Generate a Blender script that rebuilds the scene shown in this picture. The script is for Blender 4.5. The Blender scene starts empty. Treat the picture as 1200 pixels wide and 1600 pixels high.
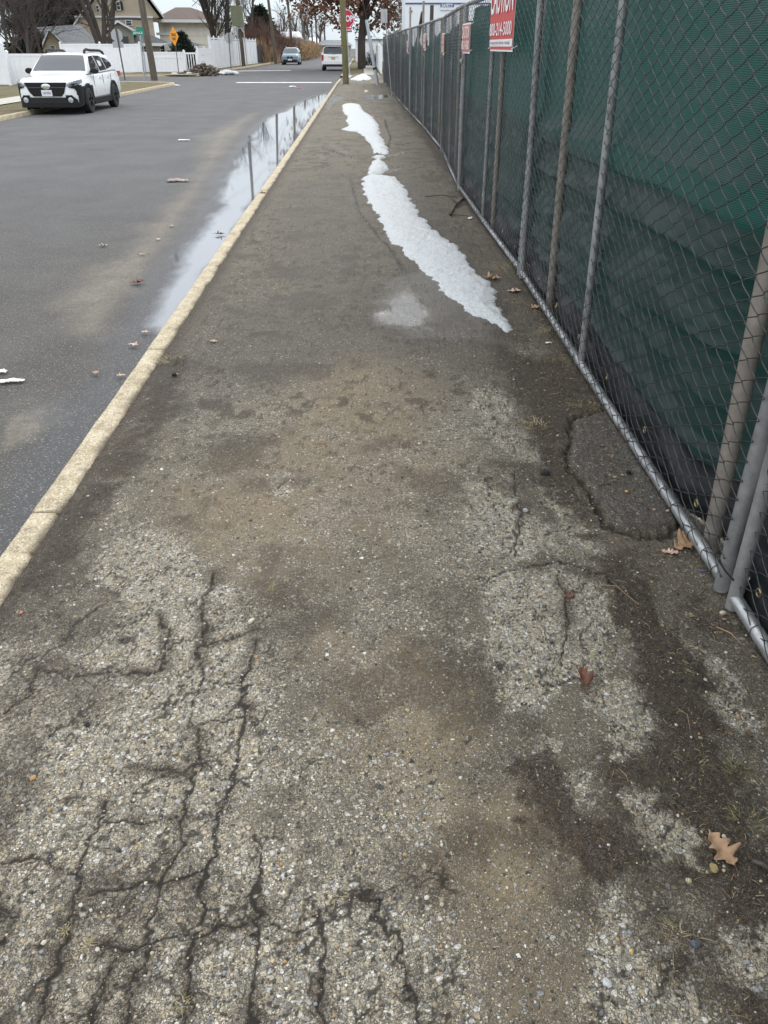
import bpy, bmesh, math, random
import numpy as np
from mathutils import Vector, Matrix, Euler
R = math.radians
random.seed(7); RNG = np.random.default_rng(11)
S = bpy.context.scene
COL = S.collection

# ------------------------------------------------------------------ camera, sky, sun, exposure
CAMH, FPX, PITCH, YAW = 1.6, 1150.0, R(32.3), R(1.475)
cam_d = bpy.data.cameras.new('camera'); cam = bpy.data.objects.new('camera', cam_d); COL.objects.link(cam)
cam_d.sensor_fit = 'VERTICAL'; cam_d.sensor_height = 36.0; cam_d.lens = FPX/1600*36
cam_d.clip_start = 0.05; cam_d.clip_end = 2000
cam.location = (0, 0, CAMH); cam.rotation_euler = (R(90)-PITCH, 0, -YAW)
S.camera = cam

SUN_EL, SUN_ROT = R(42), R(200)
w = bpy.data.worlds.new("World"); S.world = w; w.use_nodes = True
wn = w.node_tree.nodes; wl = w.node_tree.links
bg = wn['Background']; bg.inputs['Strength'].default_value = 0.11
sky = wn.new('ShaderNodeTexSky'); sky.sky_type = 'NISHITA'; sky.sun_disc = False
sky.sun_elevation = SUN_EL; sky.sun_rotation = SUN_ROT; sky.dust_density = 3.0; sky.air_density = 1.0
# overcast: cloud layer, brighter overhead than near the horizon, over the clear-sky gradient
tc = wn.new('ShaderNodeTexCoord'); sep = wn.new('ShaderNodeSeparateXYZ'); wl.new(tc.outputs['Generated'], sep.inputs[0])
mp = wn.new('ShaderNodeMapRange'); mp.inputs[1].default_value = 0.0; mp.inputs[2].default_value = 0.8
wl.new(sep.outputs['Z'], mp.inputs[0])
cr = wn.new('ShaderNodeValToRGB'); wl.new(mp.outputs[0], cr.inputs[0])
cr.color_ramp.elements[0].color = (0.40, 0.45, 0.475, 1); cr.color_ramp.elements[1].color = (0.93, 0.95, 1.0, 1)
e = cr.color_ramp.elements.new(0.25); e.color = (0.63, 0.675, 0.72, 1)
nz = wn.new('ShaderNodeTexNoise'); nz.inputs['Scale'].default_value = 2.5; nz.inputs['Detail'].default_value = 5
wl.new(tc.outputs['Generated'], nz.inputs['Vector'])
nm = wn.new('ShaderNodeMapRange'); nm.inputs[1].default_value = .3; nm.inputs[2].default_value = .7
nm.inputs[3].default_value = 12.0; nm.inputs[4].default_value = 13.8; wl.new(nz.outputs['Fac'], nm.inputs[0])
vm = wn.new('ShaderNodeVectorMath'); vm.operation = 'SCALE'; wl.new(cr.outputs[0], vm.inputs[0]); wl.new(nm.outputs[0], vm.inputs['Scale'])
mx = wn.new('ShaderNodeMix'); mx.data_type = 'RGBA'; mx.inputs[0].default_value = 0.90
wl.new(sky.outputs[0], mx.inputs[6]); wl.new(vm.outputs[0], mx.inputs[7]); wl.new(mx.outputs[2], bg.inputs['Color'])

sd = bpy.data.lights.new('sun', 'SUN'); sun = bpy.data.objects.new('sun', sd); COL.objects.link(sun)
sd.energy = 0.9; sd.angle = R(25); sd.color = (1, .96, .9)
sun.rotation_euler = (R(90)-SUN_EL, 0, R(180)-SUN_ROT+R(180))
sun.location = (0, -20, 40)
S.view_settings.view_transform = 'Standard'; S.view_settings.look = 'None'
S.view_settings.exposure = 0.6; S.view_settings.gamma = 1.0
S.cycles.max_bounces = 6; S.cycles.transparent_max_bounces = 12

# ------------------------------------------------------------------ helpers
def G(px, py, z=0.0):
    """photo pixel -> street coordinates on the plane of height z (X right, Y along the street)"""
    u = (px-600)/FPX; v = (800-py)/FPX
    fw = math.cos(PITCH)+v*math.sin(PITCH); up = v*math.cos(PITCH)-math.sin(PITCH)
    t = (z-CAMH)/up
    X, Y = u*t, fw*t; c, s = math.cos(YAW), math.sin(YAW)
    return X*c+Y*s, -X*s+Y*c
def GD(px, py, d):
    """photo pixel -> (X, z) at street distance Y=d"""
    u = (px-600)/FPX; v = (800-py)/FPX
    fw = math.cos(PITCH)+v*math.sin(PITCH); up = v*math.cos(PITCH)-math.sin(PITCH)
    c, s = math.cos(YAW), math.sin(YAW)
    dx, dy = u*c+fw*s, -u*s+fw*c
    t = d/dy
    return dx*t, CAMH+up*t

def setp(o, label=None, cat=None, group=None, kind=None):
    if label: o['label'] = label
    if cat: o['category'] = cat
    if group: o['group'] = group
    if kind: o['kind'] = kind
    return o
def empty(name, loc=(0, 0, 0), rz=0.0, label=None, cat=None, group=None):
    o = bpy.data.objects.new(name, None); COL.objects.link(o); o.empty_display_size = .2
    o.location = loc; o.rotation_euler = (0, 0, rz)
    return setp(o, label, cat, group)
def link(name, me, mat, parent=None):
    o = bpy.data.objects.new(name, me); COL.objects.link(o)
    if mat is not None: me.materials.append(mat)
    if parent is not None: o.parent = parent
    return o
def np_mesh(name, V, F, mat=None, parent=None, smooth=False, attrs=None, uv=None):
    V = np.asarray(V, np.float32); F = np.asarray(F, np.int32); k = F.shape[1]
    me = bpy.data.meshes.new(name)
    me.vertices.add(len(V)); me.vertices.foreach_set('co', V.ravel())
    me.loops.add(F.size); me.loops.foreach_set('vertex_index', F.ravel())
    me.polygons.add(len(F)); me.polygons.foreach_set('loop_start', np.arange(0, F.size, k, dtype=np.int32))
    me.polygons.foreach_set('loop_total', np.full(len(F), k, np.int32))
    if smooth: me.polygons.foreach_set('use_smooth', np.ones(len(F), bool))
    if attrs:
        for n, a in attrs.items():
            at = me.attributes.new(n, 'FLOAT', 'POINT'); at.data.foreach_set('value', np.asarray(a, np.float32))
    if uv is not None:
        l = me.uv_layers.new(name='UVMap'); l.data.foreach_set('uv', np.asarray(uv, np.float32)[F.ravel()].ravel())
    me.update(calc_edges=True); me.validate()
    return link(name, me, mat, parent)
def grid_faces(nr, nc):
    i = np.arange(nr*nc).reshape(nr, nc)
    return np.stack([i[:-1, :-1], i[:-1, 1:], i[1:, 1:], i[1:, :-1]], -1).reshape(-1, 4)

class MB:
    """collects shapes into one mesh"""
    def __init__(s): s.v = []; s.f = []
    def add(s, vs, fs):
        b = len(s.v); s.v += [tuple(p) for p in vs]; s.f += [tuple(i+b for i in f) for f in fs]; return s
    def box(s, c, d, rz=0.0, M=None):
        x, y, z = d[0]/2, d[1]/2, d[2]/2
        vs = [Vector((a*x, b*y, e_*z)) for e_ in (-1, 1) for b in (-1, 1) for a in (-1, 1)]
        m = M if M is not None else Matrix.Rotation(rz, 3, 'Z')
        vs = [m @ p + Vector(c) for p in vs]
        return s.add(vs, [(0, 2, 3, 1), (4, 5, 7, 6), (0, 1, 5, 4), (2, 6, 7, 3), (0, 4, 6, 2), (1, 3, 7, 5)])
    def tube(s, pts, r, n=8, caps=True):
        pts = [Vector(p) for p in pts]; k = len(pts)
        rr = r if isinstance(r, (list, tuple)) else [r]*k
        vs = []; ref = None
        for i, p in enumerate(pts):
            t = (pts[min(i+1, k-1)]-pts[max(i-1, 0)])
            t = t.normalized() if t.length > 1e-9 else Vector((0, 0, 1))
            if ref is None or abs(ref.dot(t)) > .98: ref = Vector((1, 0, 0)) if abs(t.x) < .8 else Vector((0, 1, 0))
            a = (ref-t*ref.dot(t)).normalized(); b = t.cross(a); ref = a
            for j in range(n):
                q = 2*math.pi*j/n; vs.append(p+(a*math.cos(q)+b*math.sin(q))*rr[i])
        fs = [(i*n+j, i*n+(j+1) % n, (i+1)*n+(j+1) % n, (i+1)*n+j) for i in range(k-1) for j in range(n)]
        if caps: fs += [tuple(range(n-1, -1, -1)), tuple((k-1)*n+j for j in range(n))]
        return s.add(vs, fs)
    def prism(s, poly, d, M=None, o=(0, 0, 0)):
        """polygon in local XZ extruded along local Y by d"""
        n = len(poly); m = M if M is not None else Matrix.Identity(3)
        vs = [m @ Vector((x, -d/2, z))+Vector(o) for x, z in poly]+[m @ Vector((x, d/2, z))+Vector(o) for x, z in poly]
        fs = [tuple(range(n)), tuple(range(2*n-1, n-1, -1))]+[(i, i+n, (i+1) % n+n, (i+1) % n) for i in range(n)]
        return s.add(vs, fs)
    def lathe(s, prof, n=24, axis='X', o=(0, 0, 0)):
        vs = []
        for r, h in prof:
            for j in range(n):
                q = 2*math.pi*j/n; a, b = r*math.cos(q), r*math.sin(q)
                p = {'X': (h, a, b), 'Y': (a, h, b), 'Z': (a, b, h)}[axis]
                vs.append(Vector(p)+Vector(o))
        k = len(prof)
        fs = [(i*n+j, i*n+(j+1) % n, (i+1)*n+(j+1) % n, (i+1)*n+j) for i in range(k-1) for j in range(n)]
        fs += [tuple(range(n-1, -1, -1)), tuple((k-1)*n+j for j in range(n))]
        return s.add(vs, fs)
    def build(s, name, mat, parent=None, smooth=False, fix=True):
        me = bpy.data.meshes.new(name); me.from_pydata(s.v, [], s.f)
        if fix:
            bm = bmesh.new(); bm.from_mesh(me); bmesh.ops.recalc_face_normals(bm, faces=bm.faces); bm.to_mesh(me); bm.free()
        if smooth:
            me.polygons.foreach_set('use_smooth', np.ones(len(me.polygons), bool))
        me.update()
        o = link(name, me, mat, parent)
        if smooth == 'auto':
            me.set_sharp_from_angle(angle=R(38))
        return o
def copy_thing(o, parent=None):
    c = o.copy(); COL.objects.link(c)
    if parent is not None: c.parent = parent
    for ch in [x for x in KIDS.get(o.name, [])]: copy_thing(ch, c)
    return c
KIDS = {}
def refresh_kids():
    KIDS.clear()
    for o in COL.objects:
        if o.parent is not None: KIDS.setdefault(o.parent.name, []).append(o)
def text(name, body, size, mat, parent, M, ext=.002, align='CENTER', sx=1.0, bold=0.0):
    cu = bpy.data.curves.new(name, 'FONT'); cu.body = body; cu.size = size; cu.extrude = ext; cu.align_x = align; cu.align_y = 'CENTER'
    cu.offset = bold
    t = bpy.data.objects.new(name+'_tmp', cu); COL.objects.link(t)
    dg = bpy.context.evaluated_depsgraph_get(); me = bpy.data.meshes.new_from_object(t.evaluated_get(dg))
    bpy.data.objects.remove(t); bpy.data.curves.remove(cu)
    me.transform(Matrix.Diagonal((sx, 1, 1, 1))); me.transform(M); me.name = name
    me.materials.clear()
    return link(name, me, mat, parent)

# --- numpy noise
def _h(ix, iy, seed):
    n = (ix.astype(np.int64)*374761393+iy.astype(np.int64)*668265263+seed*1442695041) & 0x7fffffff
    n = ((n ^ (n >> 13))*1274126177) & 0x7fffffff
    return ((n ^ (n >> 16)) & 0xffff)/65535.0
def vnoise(x, y, seed=0):
    ix, iy = np.floor(x), np.floor(y); fx, fy = x-ix, y-iy
    fx = fx*fx*(3-2*fx); fy = fy*fy*(3-2*fy)
    a, b = _h(ix, iy, seed), _h(ix+1, iy, seed); c, d = _h(ix, iy+1, seed), _h(ix+1, iy+1, seed)
    return (a+(b-a)*fx)*(1-fy)+(c+(d-c)*fx)*fy
def fbm(x, y, sc, oct=4, seed=0):
    r = np.zeros_like(x, dtype=float); a = .5; t = 0
    for i in range(oct):
        r += a*vnoise(x*sc, y*sc, seed+i*17); t += a; a *= .55; sc *= 2.03
    return r/t
def sdf_poly(x, y, poly):
    """signed distance, negative inside"""
    P = np.array(poly); d = np.full(x.shape, 1e9); ins = np.zeros(x.shape, bool)
    for i in range(len(P)):
        a = P[i]; b = P[(i+1) % len(P)]; ex, ey = b-a; L = ex*ex+ey*ey+1e-12
        t = np.clip(((x-a[0])*ex+(y-a[1])*ey)/L, 0, 1)
        d = np.minimum(d, (x-a[0]-t*ex)**2+(y-a[1]-t*ey)**2)
        c = ((a[1] > y) != (b[1] > y)) & (x < (b[0]-a[0])*(y-a[1])/((b[1]-a[1]) if b[1] != a[1] else 1e-9)+a[0])
        ins ^= c
    d = np.sqrt(d); return np.where(ins, -d, d)
def sd_line(x, y, pts):
    P = np.array(pts); d = np.full(x.shape, 1e9)
    for i in range(len(P)-1):
        a, b = P[i], P[i+1]; ex, ey = b-a; L = ex*ex+ey*ey+1e-12
        t = np.clip(((x-a[0])*ex+(y-a[1])*ey)/L, 0, 1)
        d = np.minimum(d, (x-a[0]-t*ex)**2+(y-a[1]-t*ey)**2)
    return np.sqrt(d)
def sstep(a, b, x):
    t = np.clip((x-a)/(b-a), 0, 1); return t*t*(3-2*t)
def GP(pts, z=0.0): return [G(p[0], p[1], z) for p in pts]

# --- materials
class N:
    def __init__(s, name):
        s.m = bpy.data.materials.new(name); s.m.use_nodes = True
        s.nt = s.m.node_tree; s.b = s.nt.nodes['Principled BSDF']; s.out = s.nt.nodes['Material Output']
    def n(s, t, **kw):
        x = s.nt.nodes.new('ShaderNode'+t)
        for k, v in kw.items(): setattr(x, k, v)
        return x
    def l(s, a, b): s.nt.links.new(a, b)
    def val(s, sock, v):
        if hasattr(v, 'is_linked') or isinstance(v, bpy.types.NodeSocket): s.l(v, sock)
        else:
            if isinstance(v, (tuple, list)) and len(v) == 3 and sock.type == 'RGBA': v = (*v, 1)
            sock.default_value = v
    def math(s, op, a, b=0.0, c=None, clamp=False):
        x = s.n('Math', operation=op, use_clamp=clamp); s.val(x.inputs[0], a); s.val(x.inputs[1], b)
        if c is not None: s.val(x.inputs[2], c)
        return x.outputs[0]
    def mix(s, f, a, b, blend='MIX'):
        x = s.n('Mix', data_type='RGBA', blend_type=blend); s.val(x.inputs[0], f); s.val(x.inputs[6], a); s.val(x.inputs[7], b)
        return x.outputs[2]
    def coord(s, kind='Object'): return s.n('TexCoord').outputs[kind]
    def noise(s, vec, scale, detail=4, rough=.55, out='Fac'):
        x = s.n('TexNoise'); s.l(vec, x.inputs['Vector']); x.inputs['Scale'].default_value = scale
        x.inputs['Detail'].default_value = detail; x.inputs['Roughness'].default_value = rough; return x.outputs[out]
    def voro(s, vec, scale, feature='F1', rnd=1.0):
        x = s.n('TexVoronoi', feature=feature); s.l(vec, x.inputs['Vector']); x.inputs['Scale'].default_value = scale
        x.inputs['Randomness'].default_value = rnd; return x
    def ramp(s, f, stops, interp='LINEAR'):
        x = s.n('ValToRGB'); s.l(f, x.inputs[0]); cr = x.color_ramp; cr.interpolation = interp
        while len(cr.elements) < len(stops): cr.elements.new(.5)
        for e_, (p, c) in zip(cr.elements, stops):
            e_.position = p; e_.color = (*c, 1) if len(c) == 3 else c
        return x.outputs[0]
    def remap(s, f, a, b, c=0.0, d=1.0):
        x = s.n('MapRange'); s.l(f, x.inputs[0])
        for i, v in enumerate((a, b, c, d)): s.val(x.inputs[i+1], v)
        return x.outputs[0]
    def attr(s, n): return s.n('Attribute', attribute_name=n).outputs['Fac']
    def bump(s, h, strength=.5, dist=.01, prev=None):
        x = s.n('Bump'); s.l(h, x.inputs['Height']); x.inputs['Strength'].default_value = strength; x.inputs['Distance'].default_value = dist
        if prev is not None: s.l(prev, x.inputs['Normal'])
        return x.outputs[0]
    def set(s, **kw):
        for k, v in kw.items(): s.val(s.b.inputs[k.replace('_', ' ')], v)
        return s
def simple(name, col, rough=.6, metal=0.0, var=.15, scale=8.0, bump=0.0, bscale=60, spec=None):
    m = N(name); v = m.coord()
    f = m.noise(v, scale, 5)
    lo = tuple(c*(1-var) for c in col); hi = tuple(min(1, c*(1+var)) for c in col)
    m.set(Base_Color=m.ramp(f, [(.3, lo), (.7, hi)]), Roughness=rough, Metallic=metal)
    if spec is not None: m.b.inputs['Specular IOR Level'].default_value = spec
    if bump: m.l(m.bump(m.noise(v, bscale, 4), bump, .01), m.b.inputs['Normal'])
    return m.m
MAT = {}
# ------------------------------------------------------------------ GROUND
KX0, KX1 = -1.375, -1.25      # kerb faces
ROADZ = -0.10
def rows(d0, d1, s0, dref=1.0, p=1.45, smax=1.2):
    out = [d0]
    while out[-1] < d1: out.append(out[-1]+min(smax, s0*max(1.0, (max(out[-1], .01)/dref)**p)))
    return np.array(out)

# masks traced on the ground plane
EXPO = [[(-300,1000),(120,1010),(240,930),(330,890),(420,1000),(410,1160),(430,1320),(560,1400),(680,1420),(690,1500),(640,1700),(-300,1700)],
 [(745,605),(790,610),(845,705),(850,725),(800,720),(760,680)], [(845,750),(905,760),(950,870),(930,885),(880,840),(850,790)],
 [(730,740),(800,740),(810,790),(800,860),(745,860)], [(815,800),(860,815),(870,865),(810,870)],
 [(760,895),(870,890),(960,930),(975,990),(940,1050),(900,1080),(880,1110),(800,1110),(770,1040)],
 [(890,1080),(990,1060),(1040,1150),(960,1180),(920,1120)], [(880,1215),(930,1190),(945,1260),(900,1280)],
 [(970,1245),(1050,1240),(1090,1290),(1100,1360),(1020,1340),(980,1300)],
 [(920,1380),(970,1370),(1090,1560),(1130,1700),(950,1700),(910,1480)], [(1110,1440),(1230,1430),(1230,1560),(1130,1520)],
 [(830,1150),(880,1150),(885,1185),(840,1190)], [(215,820),(300,860),(330,920),(220,960),(150,900)], [(405,742),(450,735),(462,778),(420,782)],
 [(1060,1000),(1130,1040),(1190,1130),(1150,1160),(1090,1090)]]
DIRT = [([(770,540),(905,575),(960,640),(880,690),(840,700),(800,610)], .10), ([(850,690),(900,740),(950,860),(920,870),(860,770),(840,740)], .05),
 ([(950,870),(1010,930),(1060,1000),(1110,1090),(1190,1220),(1260,1420),(1150,1430),(1100,1290),(1000,1220),(1040,1140),(985,1040),(975,940)], .05),
 ([(660,935),(720,930),(735,1000),(700,1020),(680,980)], .05), ([(610,720),(640,735),(690,770),(680,780),(640,760)], .04),
 ([(60,955),(180,955),(200,985),(150,1000),(80,985)], .06), ([(600,1340),(660,1370),(695,1395),(680,1410),(630,1380)], .03),
 ([(700,1090),(730,1100),(735,1130),(710,1125)], .03), ([(890,1280),(960,1270),(985,1340),(930,1380),(900,1350)], .05), ([(810,430),(850,440),(905,560),(870,560)], .12),
 ([(800,1180),(870,1190),(900,1300),(960,1380),(930,1390),(850,1330)], .05), ([(1100,1420),(1200,1400),(1200,1440),(1110,1460),(1090,1520),(1040,1440)], .05),
 ([(150,718),(262,548),(300,560),(270,640),(230,700),(130,830),(40,940),(0,950)], .10), ([(395,1000),(425,1010),(430,1050),(400,1040)], .04), ([(420,905),(445,905),(440,930),(425,930)], .03),
 ([(0,930),(60,935),(60,1000),(0,1000)], .06)]
DARK = [([(230,600),(330,480),(560,420),(680,500),(800,520),(860,600),(760,600),(640,560),(500,590),(380,640),(260,660)], .35),
 ([(450,290),(560,260),(640,420),(700,520),(560,560),(420,430)], .5), ([(560,300),(610,420),(680,500),(790,545),(860,545),(820,440),(720,350),(640,270)], .2)]
SAND = [([(520,1000),(640,1020),(720,1150),(720,1280),(600,1270),(540,1120)], .12), ([(450,640),(640,620),(700,720),(600,830),(460,760)], .3),
 ([(300,760),(460,700),(560,800),(420,900),(280,850)], .3), ([(420,640),(560,560),(640,600),(520,680)], .3), ([(750,1250),(860,1260),(900,1500),(800,1600),(720,1450)], .15)]
WET = [([(568,279),(615,275),(640,305),(690,365),(745,425),(778,470),(800,522),(770,515),(700,465),(640,405),(580,325)], .14, .5), ([(555,490),(580,448),(650,435),(700,465),(708,515),(640,528),(570,515)], .36, 1.12), ([(570,440),(700,390),(800,500),(800,545),(640,540),(550,510)], .25, .72),
 ([(560,154),(576,148),(608,147),(612,152),(585,157)], .25, 1.3), ([(507,168),(512,156),(522,148),(538,149),(537,153),(522,161),(514,172)], .18, 1.3),
 ([(478,246),(500,242),(530,245),(500,249)], .2, .75), ([(600,243),(628,238),(632,240),(604,248)], .12, 1.2), ([(604,266),(626,263),(626,266),(606,270)], .1, 1.2),
 ([(500,222),(540,228),(560,238),(560,246),(520,238)], .35, .6)]
CRACKS = [([(330,898),(319,950),(313,1000),(312,1060),(303,1110),(308,1160),(313,1195),(300,1220),(290,1270),(283,1290),(275,1330),(258,1360),(245,1400),(233,1460),(228,1480),(215,1530),(205,1580),(195,1640)], .008),
 ([(400,985),(360,1000),(320,1010)], .004), ([(395,1070),(320,1062)], .005), ([(375,1125),(313,1130)], .004), ([(313,1195),(290,1203),(245,1205),(200,1203)], .004),
 ([(313,1192),(340,1205),(365,1215),(400,1230)], .005), ([(405,1000),(385,1060),(380,1120),(378,1180),(365,1220),(345,1270),(330,1310),(318,1370),(312,1420),(300,1460),(295,1490),(290,1560),(280,1640)], .012),
 ([(150,1290),(200,1285),(240,1283),(280,1276)], .005), ([(135,1405),(180,1390),(210,1383),(250,1382),(300,1368),(318,1362)], .004), ([(155,1478),(195,1485),(230,1477),(265,1470),(290,1470)], .006),
 ([(245,955),(262,1000),(255,1030),(250,1050),(205,1053)], .007), ([(165,1255),(150,1290),(135,1330),(120,1370)], .012), ([(180,1500),(165,1540),(150,1570),(140,1640)], .005),
 ([(395,1305),(405,1350),(400,1440),(395,1500),(388,1640)], .010), ([(500,1420),(497,1500),(507,1640)], .010), ([(420,1445),(470,1450),(500,1440)], .006), ([(300,1470),(340,1450),(400,1440)], .004),
 ([(745,905),(800,890),(870,880),(940,900),(990,940)], .008), ([(800,740),(815,800),(805,870)], .007), ([(770,1040),(790,1060),(870,1072),(900,1060)], .005),
 ([(870,890),(885,960),(880,1040)], .004), ([(548,280),(560,330),(600,380),(625,410),(640,440),(660,480)], .02), ([(620,420),(560,425),(540,433)], .012),
 ([(0,1120),(40,1090),(70,1040),(100,1060)], .006), ([(0,1350),(60,1340),(120,1370)], .006), ([(0,1480),(10,1430),(0,1380)], .006), ([(120,1370),(110,1450),(60,1560),(50,1640)], .008),
 ([(600,185),(610,215),(605,240)], .05), ([(500,230),(560,250)], .03),
 ([(100,1060),(190,1050),(205,1053)], .004), ([(560,1400),(600,1440),(640,1500),(650,1640)], .006)]
PATCH = [(895,660),(925,650),(965,640),(1000,690),(1070,790),(1062,822),(1035,838),(1000,840),(950,822),(940,790),(915,760),(893,730)]

xs = np.linspace(KX1-.004, 1.75, 840); ds = np.concatenate([np.linspace(-4, .22, 30), rows(.23, 58, .0036)])
XX, DD = np.meshgrid(xs, ds)
wob = (fbm(XX, DD, 7, 4, 3)-.5); wob2 = (fbm(XX, DD, 28, 3, 9)-.5)
def mask(polys, soft, amp=1.0):
    m = np.zeros_like(XX)
    for p in polys:
        s = sdf_poly(XX, DD, GP(p))+wob*.16*amp+wob2*.07*amp
        m = np.maximum(m, 1-sstep(-soft, soft, s))
    return m
isl = mask(EXPO[1:], .022, 1.0)
expo = np.maximum(.5*mask(EXPO[:1], .03, 1.6)+.5*mask(EXPO[:1], .16, 1.6), isl)
right = 1-sstep(-.10, .12, sdf_poly(XX, DD, GP([(790,560),(905,560),(1230,1050),(1260,1700),(1130,1700),(1080,1430),(960,1385),(895,1180),(975,1085),(985,930),(860,720)]))+wob*.25)
expo *= np.where(isl > .5, .80+.3*fbm(XX, DD, 5, 4, 40), .50+.75*fbm(XX, DD, 5, 4, 40))
expo += .42*sstep(.42, .66, fbm(XX, DD, 2.6, 5, 41))*sstep(-.3, 1.2, 4.2-DD)*(1-.9*right*(1-isl))
dirt = np.zeros_like(XX); dark = np.zeros_like(XX); sand = np.zeros_like(XX); wet = np.zeros_like(XX)
for p, s_ in DIRT:
    small = abs(s_) <= .06 and p[0][0] < 750; sf = s_*2.2 if small else s_
    dirt = np.maximum(dirt, (.62 if small else 1)*(1-sstep(-sf*.6, sf, sdf_poly(XX, DD, GP(p))+wob*.22+wob2*.12)))
dirt = np.maximum(dirt, right*(1-isl)*(.36+.6*sstep(.42, .62, fbm(XX, DD, 6, 4, 62))))
edge = XX-KX1
dirt = np.maximum(dirt, (1-sstep(.01, .10+.12*fbm(XX, DD, 3, 3, 55), edge))*.9)      # soil along the back of the kerb
dirt = np.maximum(dirt, sstep(1.10, 1.28, XX+wob*.25)*.9*sstep(3.2, 4.2, DD))         # soil under the fence rail
dirt = np.maximum(dirt, .65*sstep(.56, .72, fbm(XX, DD, 3.2, 5, 60)))
clump = sstep(.60, .70, fbm(XX, DD, 8, 4, 63))*sstep(.45, .6, fbm(XX, DD, 1.1, 3, 64))*sstep(2.2, 3.2, DD)
dirt = np.maximum(dirt, .85*clump)
spk = sstep(.66, .72, fbm(XX, DD, 26, 3, 65))*sstep(1.8, 3, DD)*(1-sstep(9, 16, DD)); dirt = np.maximum(dirt, .7*spk)
for p, s_ in DARK: dark = np.maximum(dark, 1-sstep(-s_, s_*.8, sdf_poly(XX, DD, GP(p))+wob*.5))
dark = np.maximum(dark, .5*sstep(.5, .75, fbm(XX, DD*.5, 1.3, 4, 66)))
for p, s_ in SAND: sand = np.maximum(sand, 1-sstep(-s_, s_, sdf_poly(XX, DD, GP(p))+wob*.4))
for p, s_, k in WET: wet = np.maximum(wet, k*(1-sstep(-s_, s_*.5, sdf_poly(XX, DD, GP(p))+wob*.25)))
crack = np.zeros_like(XX); depth = np.zeros_like(XX)
cw = (fbm(XX, DD, 18, 4, 71)-.5)*.06+(fbm(XX, DD, 75, 2, 72)-.5)*.012
cj = .35+1.3*fbm(XX, DD, 9, 2, 77)
for p, wd in CRACKS:
    P = np.array(GP(p)); lo = P.min(0)-.25; hi = P.max(0)+.25
    r0, r1 = np.searchsorted(ds, [lo[1], hi[1]]); c0, c1 = np.searchsorted(xs, [lo[0], hi[0]])
    if r1 <= r0 or c1 <= c0: continue
    sl = (slice(r0, r1), slice(c0, c1))
    q = sd_line(XX[sl]+cw[sl], DD[sl]+cw[sl]*.8, P)
    wj = wd*.25*cj[sl]*(.15+1.25*sstep(.28, .5, fbm(XX[sl], DD[sl], 14, 2, 79)))+.0012
    crack[sl] = np.maximum(crack[sl], 1-sstep(.45*wj, 1.3*wj+.0012, q)); depth[sl] = np.maximum(depth[sl], (1-sstep(.6*wj, 1.2*wj+.001, q)))
    dirt[sl] = np.maximum(dirt[sl], .75*(1-sstep(wj, wj+.045, q))*sstep(.35, .6, fbm(XX[sl], DD[sl], 6, 3, 81)))
# fine net of hairline cracks (alligator cracking) in the near asphalt
cx, cy = XX*7.6+wob*1.3+wob2*1.0+(fbm(XX, DD, 60, 2, 93)-.5)*.25, DD*5.6+wob2*1.3+wob*.9
ix, iy = np.floor(cx), np.floor(cy); f1 = np.full(XX.shape, 9.0); f2 = np.full(XX.shape, 9.0)
for a in (-1, 0, 1):
    for b in (-1, 0, 1):
        jx, jy = ix+a, iy+b; q = np.hypot(jx+_h(jx, jy, 5)-cx, jy+_h(jx, jy, 6)-cy)
        f2 = np.where(q < f1, f1, np.minimum(f2, q)); f1 = np.minimum(f1, q)
LL = 1-sstep(-.1, .15, sdf_poly(XX, DD, GP([(-300,960),(240,900),(430,960),(470,1300),(700,1420),(700,1750),(-300,1750)]))+wob*.3)
net = (1-sstep(.015, .075, f2-f1))*np.clip(1.7*np.maximum(LL, .75*isl)*(.35+.65*sstep(.33, .5, fbm(XX, DD, 11, 2, 94))), 0, 1)
net0 = (1-sstep(.02, .085, f2-f1))*np.clip(sstep(.40, .60, fbm(XX, DD, 2.1, 3, 91))*.9+.25, 0, 1)*sstep(.25, .6, expo)*sstep(.3, 1.2, 4.5-DD)*sstep(.3, .55, fbm(XX, DD, 11, 2, 94))
crack = np.maximum(crack, .9*net);  crack = np.maximum(crack, .7*net0)
sp = sdf_poly(XX, DD, GP(PATCH))+wob*.05+wob2*.055
patch = 1-sstep(-.03, .010, sp)
dirt *= 1-.85*patch; expo *= 1-patch
gap = np.exp(-((sp-.012)/.012)**2)
crack = np.maximum(crack, gap*.95)
expo = np.clip(expo*(1-.85*dirt), 0, 1.2); expo *= 1-.6*sstep(.3, .9, wet)
ZZ = (fbm(XX, DD, 1.1, 3, 5)-.5)*.03+(fbm(XX, DD, 9, 3, 15)-.5)*.010+(fbm(XX, DD, 60, 2, 25)-.5)*.0045
ZZ += dirt*(.004+.012*(fbm(XX, DD, 22, 3, 35)-.45))-depth*.003+patch*(.020+(fbm(XX, DD, 40, 3, 99)-.5)*.010+(fbm(XX, DD, 6, 3, 98)-.5)*.016)-gap*.018
ZZ -= .012*sstep(.5, 1.3, wet)
ZZ = np.where(wet > .9, ZZ*.35-.004, ZZ)
ZZ -= (1-sstep(0, .10, edge))*.012
ZZ[:, -1] = -.2
near = np.clip(1-DD/30, 0, 1)
V = np.stack([XX, DD, ZZ], -1).reshape(-1, 3)

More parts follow.
